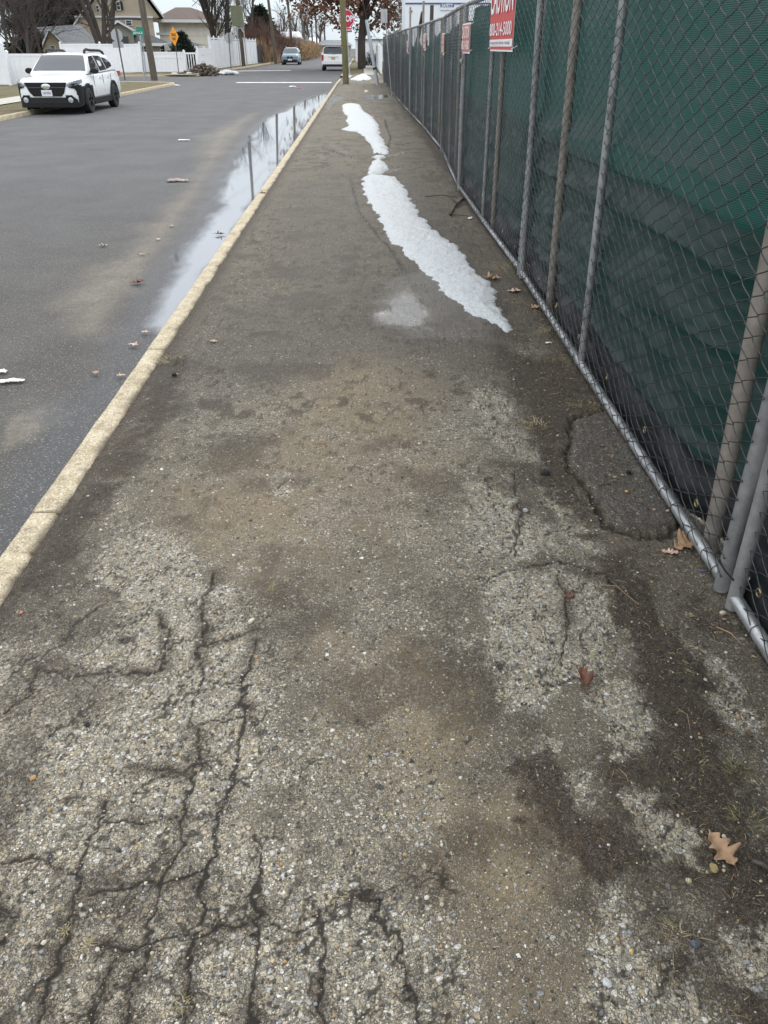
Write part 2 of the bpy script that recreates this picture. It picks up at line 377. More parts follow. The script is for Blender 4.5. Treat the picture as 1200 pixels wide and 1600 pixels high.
m = N('worn_sidewalk_asphalt'); co = m.coord()
aE, aD, aK, aS, aW, aC, aP = (m.attr(k) for k in ('expo', 'dirt', 'dark', 'sand', 'wet', 'crack', 'patch'))
big = m.noise(co, 2.3, 5); mid = m.noise(co, 21, 5); fine = m.noise(co, 260, 3, .7)
wv = m.n('VectorMath', operation='ADD'); m.l(co, wv.inputs[0])
wn_ = m.n('VectorMath', operation='SCALE'); m.l(m.noise(co, 90, 2, out='Color'), wn_.inputs[0]); wn_.inputs['Scale'].default_value = .008; m.l(wn_.outputs[0], wv.inputs[1])
STONE = [(0, (.09, .085, .075)), (.08, (.20, .19, .165)), (.20, (.44, .385, .275)), (.34, (.38, .375, .35)), (.46, (.57, .51, .38)), (.62, (.70, .64, .50)), (.78, (.60, .48, .30)), (.86, (.80, .76, .66)), (.95, (.88, .86, .79)), (1, (.56, .57, .57))]
def stones(scale, thr_soft):
    v = m.voro(wv.outputs[0], scale)
    sc = m.n('SeparateColor'); m.l(v.outputs['Color'], sc.inputs[0])
    ve = m.voro(wv.outputs[0], scale, 'DISTANCE_TO_EDGE')
    shp = m.remap(ve.outputs['Distance'], .03, .13)
    return v, sc, shp
v1, c1, s1 = stones(84, 0); v2, c2, s2 = stones(165, 0); v3, c3, s3 = stones(400, 0)
expn = m.math('ADD', aE, m.math('MULTIPLY', m.math('SUBTRACT', mid, .5), .35), clamp=True)
def present(c, e0, e1):     # stones show where their random number falls under the local density
    return m.math('LESS_THAN', c.outputs[0], m.remap(expn, 0, 1, e0, e1))
notdirt = m.math('SUBTRACT', 1.0, m.math('MULTIPLY', aD, .9), clamp=True)
notcr = m.math('SUBTRACT', 1.0, aC, clamp=True); notp = m.math('SUBTRACT', 1.0, m.math('MULTIPLY', aP, .55), clamp=True)
gate = m.math('MULTIPLY', m.math('MULTIPLY', notdirt, notcr), notp)
p1 = m.math('MULTIPLY', m.math('MULTIPLY', s1, present(c1, .06, .60)), gate)
p2 = m.math('MULTIPLY', m.math('MULTIPLY', s2, present(c2, .30, .86)), gate)
p3 = m.math('MULTIPLY', m.math('MULTIPLY', s3, present(c3, .55, .75)), m.math('ADD', .25, m.math('MULTIPLY', gate, .75)))
base = m.ramp(big, [(.25, (.115, .096, .067)), (.75, (.20, .170, .118))])
base = m.mix(m.remap(m.noise(co, 7, 7, .72), .50, .70, 0, .55), base, (.050, .042, .033))
base = m.mix(m.remap(m.noise(co, 13, 6, .7), .56, .74, 0, .45), base, (.23, .20, .15))
base = m.mix(m.math('MULTIPLY', aK, .62), base, (.085, .072, .055))
base = m.mix(m.math('MULTIPLY', aS, .85), base, (.33, .25, .14))
base = m.mix(m.math('MULTIPLY', expn, .8), base, m.ramp(mid, [(.3, (.12, .105, .076)), (.7, (.26, .235, .178))]))
base = m.mix(m.math('MULTIPLY', aP, .85), base, m.ramp(m.noise(co, 30, 6, .7), [(.3, (.035, .033, .031)), (.7, (.092, .086, .078))]))
base = m.mix(m.math('MULTIPLY', aD, .92), base, m.ramp(m.noise(co, 45, 6, .7), [(.3, (.016, .011, .008)), (.52, (.050, .035, .024)), (.72, (.115, .082, .052))]))
base = m.mix(m.math('MULTIPLY', fine, .7), base, m.mix(.55, base, (0, 0, 0)))
def coated(c):      # stones outside the worn patches are filmed with dark fines, a few lie clean
    k = m.math('MAXIMUM', m.math('MULTIPLY_ADD', expn, .66, .46), m.math('MULTIPLY', m.math('GREATER_THAN', c.outputs[2], .86), 1.0), clamp=True)
    return m.mix(1.0, m.ramp(c.outputs[1], STONE), m.mix(k, (0, 0, 0), (1, 1, 1)), 'MULTIPLY')
col = m.mix(m.math('MULTIPLY', p3, .8), base, coated(c3))
col = m.mix(p2, col, coated(c2)); col = m.mix(p1, col, coated(c1))
col = m.mix(m.math('MULTIPLY', aC, .9), col, (.022, .019, .016))
tint = m.mix(m.math('MULTIPLY', aK, .55), (1, 1, 1), (.55, .505, .45))
col = m.mix(1.0, col, tint, 'MULTIPLY')
wetc = m.math('MULTIPLY', aW, 1.0, clamp=True)
col = m.mix(m.math('MULTIPLY', wetc, .45), col, m.mix(1.0, col, (.35, .35, .36), 'MULTIPLY'))
hgt = m.math('ADD', m.math('MULTIPLY', p1, 1.0), m.math('MULTIPLY', p2, .55)); hgt = m.math('ADD', hgt, m.math('MULTIPLY', p3, .25))
hgt = m.math('ADD', hgt, m.math('MULTIPLY', fine, .35)); hgt = m.math('ADD', hgt, m.math('MULTIPLY', m.noise(co, 120, 4), .5))
hgt = m.math('ADD', hgt, m.math('MULTIPLY', m.math('MULTIPLY', m.noise(co, 60, 5, .75), aD), 1.6))
hgt = m.math('MULTIPLY', hgt, m.remap(aW, .5, 1.0, 1.0, 0.08))
nb = m.bump(hgt, 1.0, .0065)
aWn = m.math('ADD', aW, m.math('MULTIPLY', m.math('SUBTRACT', m.noise(co, 150, 3, .8), .5), m.remap(aW, .2, 1.2, .9, 0)))
m.set(Base_Color=col, Roughness=m.math('MINIMUM', m.remap(aWn, .25, 1.0, .82, .04), m.remap(aK, 0, 1, .85, .58)), Normal=nb)
m.b.inputs['Specular IOR Level'].default_value = .4
m.l(m.remap(aW, .6, 1.0, 1.45, 1.9), m.b.inputs['IOR'])
sw = np_mesh('sidewalk', V, grid_faces(len(ds), len(xs)), m.m, smooth=True,
             attrs={k: a.ravel() for k, a in dict(expo=expo, dirt=dirt, dark=dark, sand=sand, wet=wet, crack=crack, patch=patch).items()})
setp(sw, kind='structure')
def ground_z(x, y):
    j = int(np.clip(np.searchsorted(xs, x), 0, len(xs)-1)); i = int(np.clip(np.searchsorted(ds, y), 0, len(ds)-1)); return float(ZZ[i, j])

# kerb
kd = np.concatenate([np.linspace(-4, .9, 60), rows(.92, 50.5, .0055, 2.0, 1.2, .3)])
prof = [(0, -.2), (0, -.03), (.002, -.012), (.009, -.002), (.022, .002), (.045, .0035), (.066, .004), (.085, .003), (.105, .001), (.118, -.004), (.1235, -.014), (.125, -.2)]
joints = [-.5, 2.58, 4.47, 7.45, 10.5]+[10.5+3.05*i for i in range(1, 14)]
PX = np.array([p[0] for p in prof]); PZ = np.array([p[1] for p in prof])
KX, KD = np.meshgrid(PX, kd); KZ = np.tile(PZ, (len(kd), 1)).astype(float)
jd = np.min([np.abs(KD+(fbm(KX, KD, 30, 2, 7)-.5)*.02-(j+.02*math.sin(j*7))) for j in joints], 0)
chip = sstep(.58, .75, fbm(KX*2, KD, 6, 4, 77))
top = (KZ > -.05)
KZ += top*((fbm(KX, KD, 40, 3, 4)-.5)*.004-(1-sstep(.003, .008, jd))*.014-chip*.006*(KX > .09))
KXw = KX0+KX-(KX > .1)*(chip*.009+(fbm(KX*0, KD, 9, 3, 88)-.5)*.008)+(KX < .012)*(fbm(KX*0, KD, 5, 3, 89)-.5)*.01
bend = sstep(44, 51, KD)*.05; KXw = KXw+bend
joint = (1-sstep(.004, .009, jd))*top
km = N('concrete_kerb'); kc = km.coord()
kv = km.voro(kc, 120); ksc = km.n('SeparateColor'); km.l(kv.outputs['Color'], ksc.inputs[0])
kb = km.ramp(km.noise(kc, 7, 6, .65), [(.28, (.29, .235, .15)), (.5, (.46, .395, .265)), (.72, (.62, .555, .42))])
kb = km.mix(km.math('MULTIPLY', km.remap(kv.outputs['Distance'], .6, .3), .75), kb, km.ramp(ksc.outputs[1], [(0, (.10, .08, .05)), (.3, (.34, .27, .16)), (.65, (.58, .51, .37)), (1, (.76, .72, .62))]))
kb = km.mix(km.remap(km.noise(kc, 40, 6, .75), .54, .70, 0, .65), kb, (.13, .105, .07))
kb = km.mix(km.attr('soil'), kb, km.ramp(km.noise(kc, 80, 4), [(.3, (.04, .03, .022)), (.7, (.14, .11, .075))]))
kb = km.mix(km.attr('joint'), kb, (.06, .05, .035))
km.set(Base_Color=kb, Roughness=.88, Normal=km.bump(km.math('ADD', km.noise(kc, 230, 4, .7), km.math('MULTIPLY', kv.outputs['Distance'], .6)), .7, .004))
kerb = np_mesh('kerb', np.stack([KXw, KD, KZ], -1).reshape(-1, 3), grid_faces(len(kd), len(prof)), km.m, smooth=True, attrs={'joint': joint.ravel(), 'soil': (top*np.clip(sstep(.10, .135, KX+(fbm(KX, KD, 8, 4, 90)-.5)*.07)*.75+.35*sstep(.62, .75, fbm(KX*1.5, KD, 14, 4, 91)), 0, 1)).ravel()})
setp(kerb, kind='structure')

# road, with the gutter puddle's damp margin
LKX = -9.75                    # kerb on the far side of the road
rx = np.concatenate([np.linspace(-9.9, -4.2, 70)[:-1], np.linspace(-4.2, KX0+.01, 170)]); rd = np.concatenate([np.linspace(-4, 1, 12)[:-1], rows(1, 230, .03, 2.0, 1.15, 4.0)])
RX, RD = np.meshgrid(rx, rd)
rw = fbm(RX, RD, 1.6, 4, 12)-.5; rw2 = fbm(RX, RD, 9, 3, 13)-.5
PUD = [(222,512),(240,470),(258,428),(285,390),(310,360),(330,330),(338,305),(345,290),(338,283),(352,270),(368,262),(362,250),(380,232),(392,215),(402,199),(422,184),(448,171),(470,159),(495,149),(510,146.5)]
pudg = GP(PUD, ROADZ)+[(KX0+.06, 36.5), (KX0+.06, 4.9)]
sdp = sdf_poly(RX, RD, pudg)
DAMP = GP([(-250,1200),(0,735),(60,690),(100,650),(130,600),(180,570),(215,470),(262,395),(300,340),(330,295),(370,240),(420,183),(470,155),(515,143)], ROADZ)+[(KX0+.1, 39), (KX0+.1, -1)]
sdd = sdf_poly(RX, RD, DAMP)+rw*.5+rw2*.25
damp = (1-sstep(-.10, .22, sdd)); damp = np.maximum(damp, 1-sstep(.05, .35, sdp+rw*.2))
silt = np.zeros_like(RX)
for p, s_ in [([(-20,700),(40,655),(75,640),(88,655),(60,690),(0,712)], .06), ([(100,470),(200,400),(255,340),(285,305),(318,260),(322,215),(345,205),(352,235),(330,262),(300,312),(262,372),(225,430),(150,520)], .25),
              ([(395,178),(320,212),(318,250),(345,240)], .4)]:
    silt = np.maximum(silt, 1-sstep(-s_, s_, sdf_poly(RX, RD, GP(p, ROADZ))+rw*.35+rw2*.2))
silt *= .35+.9*fbm(RX, RD, 5, 4, 31)
warm = 1-sstep(3.5, 14, RD+rw*4)
RZ = ROADZ+.05*(1-((RX-KX0+(-9.75-KX0)/-2*-1)/(4.2))**2)*0+(fbm(RX, RD, .6, 3, 19)-.5)*.012
RZ = np.where(sdp < .3, ROADZ-.004-.01*sstep(.05, -.25, sdp)*0, RZ)
lane = .5+.5*np.cos((RX+3.4)*2.1)
rm = N('road_asphalt'); rc = rm.coord()
rv = rm.voro(rc, 105); rs = rm.n('SeparateColor'); rm.l(rv.outputs['Color'], rs.inputs[0])
rb = rm.ramp(rm.noise(rc, .9, 6, .6), [(.3, (.080, .082, .084)), (.7, (.125, .127, .129))])
stv = rm.n('Mapping'); rm.l(rc, stv.inputs[0]); stv.inputs['Scale'].default_value = (1.6, .06, 1)
rb = rm.mix(rm.remap(rm.noise(stv.outputs[0], 1.3, 4), .45, .7, 0, .35), rb, (.085, .087, .09))
rb = rm.mix(rm.math('MULTIPLY', rm.attr('warm'), .75), rb, rm.ramp(rm.noise(rc, 2.2, 5), [(.3, (.054, .047, .038)), (.7, (.105, .093, .075))]))
rb = rm.mix(rm.math('MULTIPLY', rm.math('MULTIPLY', rm.attr('silt'), rm.remap(rm.noise(rc, 26, 5, .75), .3, .65, .35, 1.3)), .8, clamp=True), rb, (.29, .255, .195))
rb = rm.mix(rm.math('MULTIPLY', rm.attr('damp'), .80), rb, (.046, .048, .052))
rb = rm.mix(rm.math('MULTIPLY', rm.remap(rv.outputs['Distance'], .5, .3), rm.math('MULTIPLY', rm.math('LESS_THAN', rs.outputs[0], .65), .8)), rb, rm.ramp(rs.outputs[1], [(0, (.04, .04, .04)), (.5, (.16, .155, .145)), (.9, (.26, .25, .225)), (1, (.45, .42, .36))]))
rb = rm.mix(rm.math('MULTIPLY', rm.noise(rc, 300, 3, .7), .55), rb, rm.mix(.6, rb, (0, 0, 0)))
rm.set(Base_Color=rb, Roughness=rm.remap(rm.attr('damp'), 0, 1, .82, .5), Normal=rm.bump(rm.math('ADD', rm.noise(rc, 240, 4, .7), rm.math('MULTIPLY', rv.outputs['Distance'], .8)), .55, .005))
rm.b.inputs['Specular IOR Level'].default_value = .4
road = np_mesh('road', np.stack([RX, RD, RZ], -1).reshape(-1, 3), grid_faces(len(rd), len(rx)), rm.m, smooth=True, attrs={'damp': damp.ravel(), 'silt': silt.ravel(), 'warm': warm.ravel()})
setp(road, kind='structure')
def sheet(name, x0, x1, y0, y1, z, mat, kind='structure'):
    o = np_mesh(name, [(x0, y0, z), (x1, y0, z), (x1, y1, z), (x0, y1, z)], [(0, 1, 2, 3)], mat); return setp(o, kind=kind)
sheet('side_street', -120, -9.75, 46.3, 57.8, ROADZ-.004, rm.m)

# standing water in the gutter: one flat sheet, its rim thinning out over the grain of the asphalt
px_ = np.linspace(-3.1, KX0-.0015, 150); pd = rows(4.7, 37, .03, 5, 1.1, .5)
QX, QD = np.meshgrid(px_, pd)
sq = sdf_poly(QX, QD, pudg)+(fbm(QX*1.5, QD*.5, 1.6, 4, 21)-.5)*.34+(fbm(QX, QD*.5, 14, 3, 22)-.5)*.06
keep = sq < .16
fill = 1-sstep(-.22, .15, sq)
F = grid_faces(len(pd), len(px_)); F = F[keep.ravel()[F].all(1)]
used = np.unique(F); remap_ = np.full(QX.size, -1); remap_[used] = np.arange(len(used))
pm = N('puddle_water'); pc = pm.coord()
gr = pm.noise(pc, 160, 3, .7)
al = pm.remap(pm.math('SUBTRACT', pm.math('ADD', pm.attr('fill'), pm.math('MULTIPLY', gr, .5)), .5), .02, .62)
pm.set(Base_Color=(.16, .165, .18), Roughness=.035, Alpha=al)
pm.b.inputs['IOR'].default_value = 1.9
pm.l(pm.bump(pm.noise(pc, 1.5, 2), .02, .02), pm.b.inputs['Normal'])
pu = np_mesh('puddle', np.stack([QX, QD, np.full(QX.shape, ROADZ+.003)], -1).reshape(-1, 3)[used], remap_[F], pm.m, smooth=True, attrs={'fill': fill.ravel()[used]})
setp(pu, kind='structure')

# ground behind the fence, lawns, far pavement, painted lines
dm = simple('bare_lot_soil', (.10, .085, .065), .95, var=.35, scale=1.5, bump=.6, bscale=8)
sheet('ground', -600, 600, -60, 900, -.16, dm)
sheet('lot_ground', 1.7, 60, -8, 120, -.02, dm)
gm = N('dormant_lawn'); gc = gm.coord()
g1 = gm.ramp(gm.noise(gc, 6, 6, .7), [(.3, (.085, .078, .035)), (.5, (.155, .125, .062)), (.7, (.23, .185, .105))])
g1 = gm.mix(gm.remap(gm.noise(gc, 1.1, 4), .45, .65, 0, .6), g1, (.075, .085, .032))
gm.set(Base_Color=g1, Roughness=.95, Normal=gm.bump(gm.noise(gc, 30, 5, .7), 1, .05))
MAT['lawn'] = gm.m
conc = N('pale_concrete'); cc = conc.coord()
conc.set(Base_Color=conc.ramp(conc.noise(cc, 2.5, 6, .6), [(.3, (.36, .34, .29)), (.7, (.50, .475, .42))]), Roughness=.9, Normal=conc.bump(conc.noise(cc, 90, 4), .4, .004))
MAT['concrete'] = conc.m
def lawn_strip(name, x0, x1, y0, y1, z, mat, nx=24, ny=60, amp=.03):
    a, b = np.meshgrid(np.linspace(x0, x1, nx), np.linspace(y0, y1, ny))
    zz = z+(fbm(a, b, 1.4, 3, 8)-.5)*amp
    return setp(np_mesh(name, np.stack([a, b, zz], -1).reshape(-1, 3), grid_faces(ny, nx), mat, smooth=True), kind='structure')
# ------------------------------------------------------------------ SHARED MATERIALS
def galv(name, col=(.30, .31, .31), rough=.42, metal=.75, rust=.35):
    m = N(name); c = m.coord()
    b = m.ramp(m.noise(c, 9, 6, .65), [(.3, tuple(x*.62 for x in col)), (.7, tuple(min(1, x*1.25) for x in col))])
    b = m.mix(m.remap(m.noise(c, 34, 5, .75), .60, .75, 0, rust), b, (.09, .065, .045))
    b = m.mix(m.remap(m.noise(c, 150, 3, .8), .64, .70, 0, .7), b, (.03, .03, .03))
    m.set(Base_Color=b, Roughness=m.remap(m.noise(c, 20, 4), .3, .7, rough-.12, rough+.15), Metallic=metal, Normal=m.bump(m.noise(c, 120, 3), .12, .003))
    return m.m
MAT['galv'] = galv('galvanised_steel', (.34, .35, .35), .45, .45); MAT['galv_bright'] = galv('bright_galvanised_steel', (.42, .43, .43), .40, .65, .45)
MAT['rustpipe'] = galv('weathered_steel_pipe', (.30, .27, .235), .6, .35, .55)
MAT['galv_post'] = galv('grey_painted_galvanised_post', (.27, .275, .275), .5, .25, .3)
MAT['wire'] = galv('chain_link_wire', (.085, .088, .09), .5, .55, .2)
MAT['black'] = simple('black_plastic', (.013, .013, .014), .6, var=.2, spec=.25)
MAT['tyre'] = simple('tyre_rubber', (.02, .02, .02), .8)
MAT['dark'] = simple('dark_void', (.008, .008, .009), .7)
MAT['vinyl'] = simple('white_vinyl', (.80, .82, .85), .45, var=.04, scale=3)
MAT['wood_pole'] = None
def wood(name, a, b, c_=(.05, .04, .03), moss=None):
    m = N(name); co_ = m.coord(); mp_ = m.n('Mapping'); m.l(co_, mp_.inputs[0]); mp_.inputs['Scale'].default_value = (22, 22, 1.4)
    col_ = m.ramp(m.noise(mp_.outputs[0], 1.0, 7, .7), [(.28, c_), (.45, a), (.75, b)])
    if moss: col_ = m.mix(m.remap(m.noise(co_, 2.2, 4), .40, .62, 0, .75), col_, moss)
    m.set(Base_Color=col_, Roughness=.92, Normal=m.bump(m.noise(mp_.outputs[0], 2, 5), .5, .02)); return m.m
MAT['pole'] = wood('weathered_pole_wood', (.10, .085, .065), (.19, .165, .13))
MAT['pole_green'] = wood('mossy_pole_wood', (.15, .125, .065), (.24, .21, .12), (.07, .06, .04), (.13, .135, .055))
MAT['bark'] = wood('grey_brown_bark', (.062, .052, .044), (.115, .10, .086), (.03, .025, .02))
MAT['twig'] = simple('twig_bark', (.070, .056, .048), .9, var=.4, scale=3)
MAT['twig_red'] = simple('reddish_twigs', (.13, .075, .058), .9, var=.45, scale=2)
MAT['twig_purple'] = simple('purple_brown_twigs', (.078, .063, .066), .9, var=.4, scale=2)
def foliage(name, dark, light, scale=1.2):
    m = N(name); c = m.coord(); oi = m.noise(c, scale, 5, .65)
    m.set(Base_Color=m.ramp(oi, [(.3, dark), (.7, light)]), Roughness=.8); m.b.inputs['Specular IOR Level'].default_value = .2; return m.m
MAT['needles'] = foliage('dark_conifer_needles', (.012, .022, .016), (.04, .06, .04))
MAT['needles2'] = foliage('blue_green_needles', (.018, .026, .018), (.06, .075, .05))
MAT['oakleaf'] = foliage('dead_oak_leaves', (.085, .042, .028), (.24, .125, .075), 3)
MAT['reed'] = foliage('dry_reed_hedge', (.22, .14, .075), (.46, .32, .19), .8)
MAT['snow'] = None
sm = N('granular_snow'); sc_ = sm.coord()
sm.set(Base_Color=sm.ramp(sm.noise(sc_, 60, 6, .8), [(.30, (.33, .35, .355)), (.50, (.62, .65, .655)), (.7, (.74, .765, .765))]), Roughness=.75, Normal=sm.bump(sm.math('ADD', sm.noise(sc_, 95, 4, .8), sm.math('MULTIPLY', sm.voro(sc_, 120).outputs['Distance'], .7)), .9, .014))
sm.b.inputs['Subsurface Weight'].default_value = .12; sm.b.inputs['Subsurface Radius'].default_value = (.02, .02, .025); sm.b.inputs['Subsurface Scale'].default_value = 1
MAT['snow'] = sm.m

# ------------------------------------------------------------------ SNOW
def snow_patch(label, poly, thick, res=(.012, .022), soft=.10, z0=None, group='snow left on the pavement', ground=None):
    P = np.array(GP(poly) if ground is None else ground); lo = P.min(0)-.06; hi = P.max(0)+.06
    n0 = int(max(8, min(260, (hi[0]-lo[0])/res[0]))); n1 = int(max(8, min(700, (hi[1]-lo[1])/res[1])))
    a, b = np.meshgrid(np.linspace(lo[0], hi[0], n0), np.linspace(lo[1], hi[1], n1))
    s = sdf_poly(a, b, P)+(fbm(a, b, 9, 3, 44)-.5)*.06+(fbm(a, b, 34, 2, 45)-.5)*.035+(fbm(a*.6, b, 6, 3, 43)-.5)*.10
    t = np.clip(-s/soft, 0, 1)
    z = thick*(np.sqrt(t)*.55+.45*t)*(.65+.7*fbm(a, b, 3.5, 3, 46))+(fbm(a, b, 26, 3, 47)-.5)*.016*np.sqrt(t)
    ridg = np.abs(np.sin((b+(fbm(a, b, 2.5, 3, 48)-.5)*.6)*9))   # melt scallops across the strip
    z += .006*ridg*np.sqrt(t)
    rr0 = np.clip(np.searchsorted(ds, b), 0, len(ds)-1); cc0 = np.clip(np.searchsorted(xs, a), 0, len(xs)-1)
    z = np.where(s > 0, -.03*sstep(0, .03, s), z)+(ZZ[rr0, cc0] if z0 is None else 0)
    base = 0.0 if z0 is None else z0
    F = grid_faces(n1, n0); k = (s < .035).ravel(); F = F[k[F].all(1)]; u = np.unique(F)
    if len(u) < 4: return
    rmp = np.full(a.size, -1); rmp[u] = np.arange(len(u))
    cx_, cy_ = (lo+hi)/2
    o = np_mesh('snow_patch', np.stack([a-cx_, b-cy_, z], -1).reshape(-1, 3)[u], rmp[F], MAT['snow'], smooth=True)
    o.location = (cx_, cy_, base+.003); setp(o, label, 'snow', group); return o
snow_patch('long melting strip of grainy white snow on the pavement, its tip nearest the camera', [(568,279),(575,274),(600,275),(615,278),(630,292),(640,310),(655,335),(672,357),(690,370),(715,388),(728,410),(742,430),(760,442),(772,458),(775,475),(790,498),(797,515),(788,518),(775,508),(745,495),(720,480),(695,455),(680,438),(668,425),(650,407),(635,398),(628,390),(612,375),(602,360),(595,348),(593,335),(578,320),(577,312),(568,295)], .026)
snow_patch('ragged white snow strip farther up the pavement, ending at a narrow neck', [(535,165),(548,163),(562,165),(568,175),(580,182),(590,195),(593,210),(600,225),(608,238),(603,242),(585,240),(578,225),(570,214),(556,206),(533,203),(548,197),(542,190),(545,183),(538,177)], .04, (.012, .05))
snow_patch('tiny round scrap of snow between the two long strips', [(583,247),(595,244),(601,247),(592,249.5)], .03, (.01, .03), .06)
snow_patch('small lump of snow just above the head of the long strip', [(582,254),(592,249.5),(600,255),(606,266),(596,272),(580,272.5),(573,272),(580,262)], .045, (.01, .03))
snow_patch('white snow heap beside the foot of the mossy wooden pole', [(547,125),(558,121),(566,118),(574,119),(581,123.5),(572,126),(560,127)], .22, (.03, .12), .5)
snow_patch('flat scrap of snow lying on pavement before the mossy pole', [(569,143),(573,141.5),(576,142.5),(572,144.5)], .05, (.02, .05), .12)
snow_patch('thin white crust of snow along kerb behind the mossy pole', [(536,121),(540,118.5),(546,117.5),(550,119),(545,122)], .12, (.03, .12), .3)

# ------------------------------------------------------------------ FENCE ON THE RIGHT
FPTS = [(1.10, -6.6), (1.115, -2.3), (1.215, 1.95), (1.275, 6.1), (1.25, 10.4), (1.42, 14.7), (1.40, 19.0), (1.33, 23.3), (1.28, 27.6), (1.24, 31.9), (1.20, 36.2), (1.17, 40.5), (1.14, 44.8)]
PH = 1.98; RP = .0225; PZ0 = .035
def chain_mesh(L, H, p=.070, q=.070, r=.0024, seed=0, amp=.004):
    nw = int(L/p); nper = H/q; npt = int(nper*8)
    th = np.arange(npt+1)/8.0*2*math.pi
    zig = np.arcsin(.975*np.sin(th))/math.asin(.975)
    rg = np.random.default_rng(seed); vs = []; fs = []; base = 0
    zz = np.linspace(0, H, npt+1)
    ang = np.array([0, 2.094, 4.189])
    for i in range(nw):
        u0 = (i+.5)*p
        s = 1 if i % 2 == 0 else -1
        u = u0+s*zig*p*.53; w_ = .0035*np.cos(th)*s
        bul = amp*3*np.sin(u*1.7+seed)*np.sin(zz*2.1+seed*.7)+(fbm(u, zz, 3.0, 2, seed)-.5)*amp*4
        un = u+(fbm(u0+zz*0, zz, 4.0, 2, seed+3)-.5)*amp*5
        zn = zz+(fbm(u0+zz*0, zz, 3.0, 2, seed+9)-.5)*amp*5
        C = np.stack([un, w_+bul, zn], -1)
        T = np.gradient(C, axis=0); T /= np.linalg.norm(T, axis=1)[:, None]
        A = np.cross(T, [0, 1.0, 0]); A /= np.linalg.norm(A, axis=1)[:, None]; B = np.cross(T, A)
        ring = C[:, None, :]+r*(A[:, None, :]*np.cos(ang)[None, :, None]+B[:, None, :]*np.sin(ang)[None, :, None])
        vs.append(ring.reshape(-1, 3)); k = np.arange(npt)[:, None]*3; j = np.arange(3)[None, :]
        f = np.stack([k+j, k+(j+1) % 3, k+3+(j+1) % 3, k+3+j], -1).reshape(-1, 4)+base
        fs.append(f); base += (npt+1)*3
    return np.concatenate(vs), np.concatenate(fs)
fm = N('green_privacy_mesh'); uvn = fm.n('TexCoord').outputs['UV']; su = fm.n('SeparateXYZ'); fm.l(uvn, su.inputs[0])
uu, vv = su.outputs[0], su.outputs[1]
stripe = fm.math('MULTIPLY_ADD', fm.math('SINE', fm.math('MULTIPLY', vv, 2*math.pi/.0066)), .5, .5)
big_ = fm.noise(uvn, 1.6, 5, .6)
gcol = fm.ramp(big_, [(.3, (.008, .027, .025)), (.7, (.018, .046, .041))])
gcol = fm.mix(fm.math('MULTIPLY', stripe, .62), gcol, (.003, .009, .009))
strk = fm.n('Mapping'); fm.l(uvn, strk.inputs[0]); strk.inputs['Scale'].default_value = (9, 1.1, 1)
gcol = fm.mix(fm.remap(fm.noise(strk.outputs[0], 1, 5, .7), .5, .75, 0, .35), gcol, (.065, .085, .08))
hem = fm.remap(vv, .195, .190)
dirty = fm.remap(fm.math('ADD', vv, fm.math('MULTIPLY', fm.noise(uvn, 3, 4), -.35)), .35, .0, 0, .5)
gcol = fm.mix(dirty, gcol, (.05, .05, .045)); gcol = fm.mix(hem, gcol, fm.ramp(fm.noise(uvn, 14, 4), [(.3, (.018, .017, .019)), (.7, (.042, .04, .043))]))
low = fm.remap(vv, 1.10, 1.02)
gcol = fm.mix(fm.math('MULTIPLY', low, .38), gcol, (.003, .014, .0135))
fm.set(Base_Color=gcol, Roughness=.40); fm.b.inputs['Specular IOR Level'].default_value = .26
fm.l(fm.bump(fm.math('ADD', stripe, fm.math('MULTIPLY', fm.noise(uvn, 40, 3), .8)), .35, .002), fm.b.inputs['Normal'])
tr = fm.n('BsdfTranslucent'); fm.val(tr.inputs[0], fm.mix(hem, fm.mix(fm.math('MULTIPLY', stripe, .75), (.055, .22, .19), (.008, .03, .028)), (.01, .01, .01)))
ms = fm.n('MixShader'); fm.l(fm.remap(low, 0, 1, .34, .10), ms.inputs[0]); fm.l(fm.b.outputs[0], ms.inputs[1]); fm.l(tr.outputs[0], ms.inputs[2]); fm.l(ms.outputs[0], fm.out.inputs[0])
MAT['screen'] = fm.m
def ridge(t, up=.16, dn=.025): return np.where(t > 0, np.exp(-np.maximum(t, 0)/up), np.exp(np.minimum(t, 0)/dn))
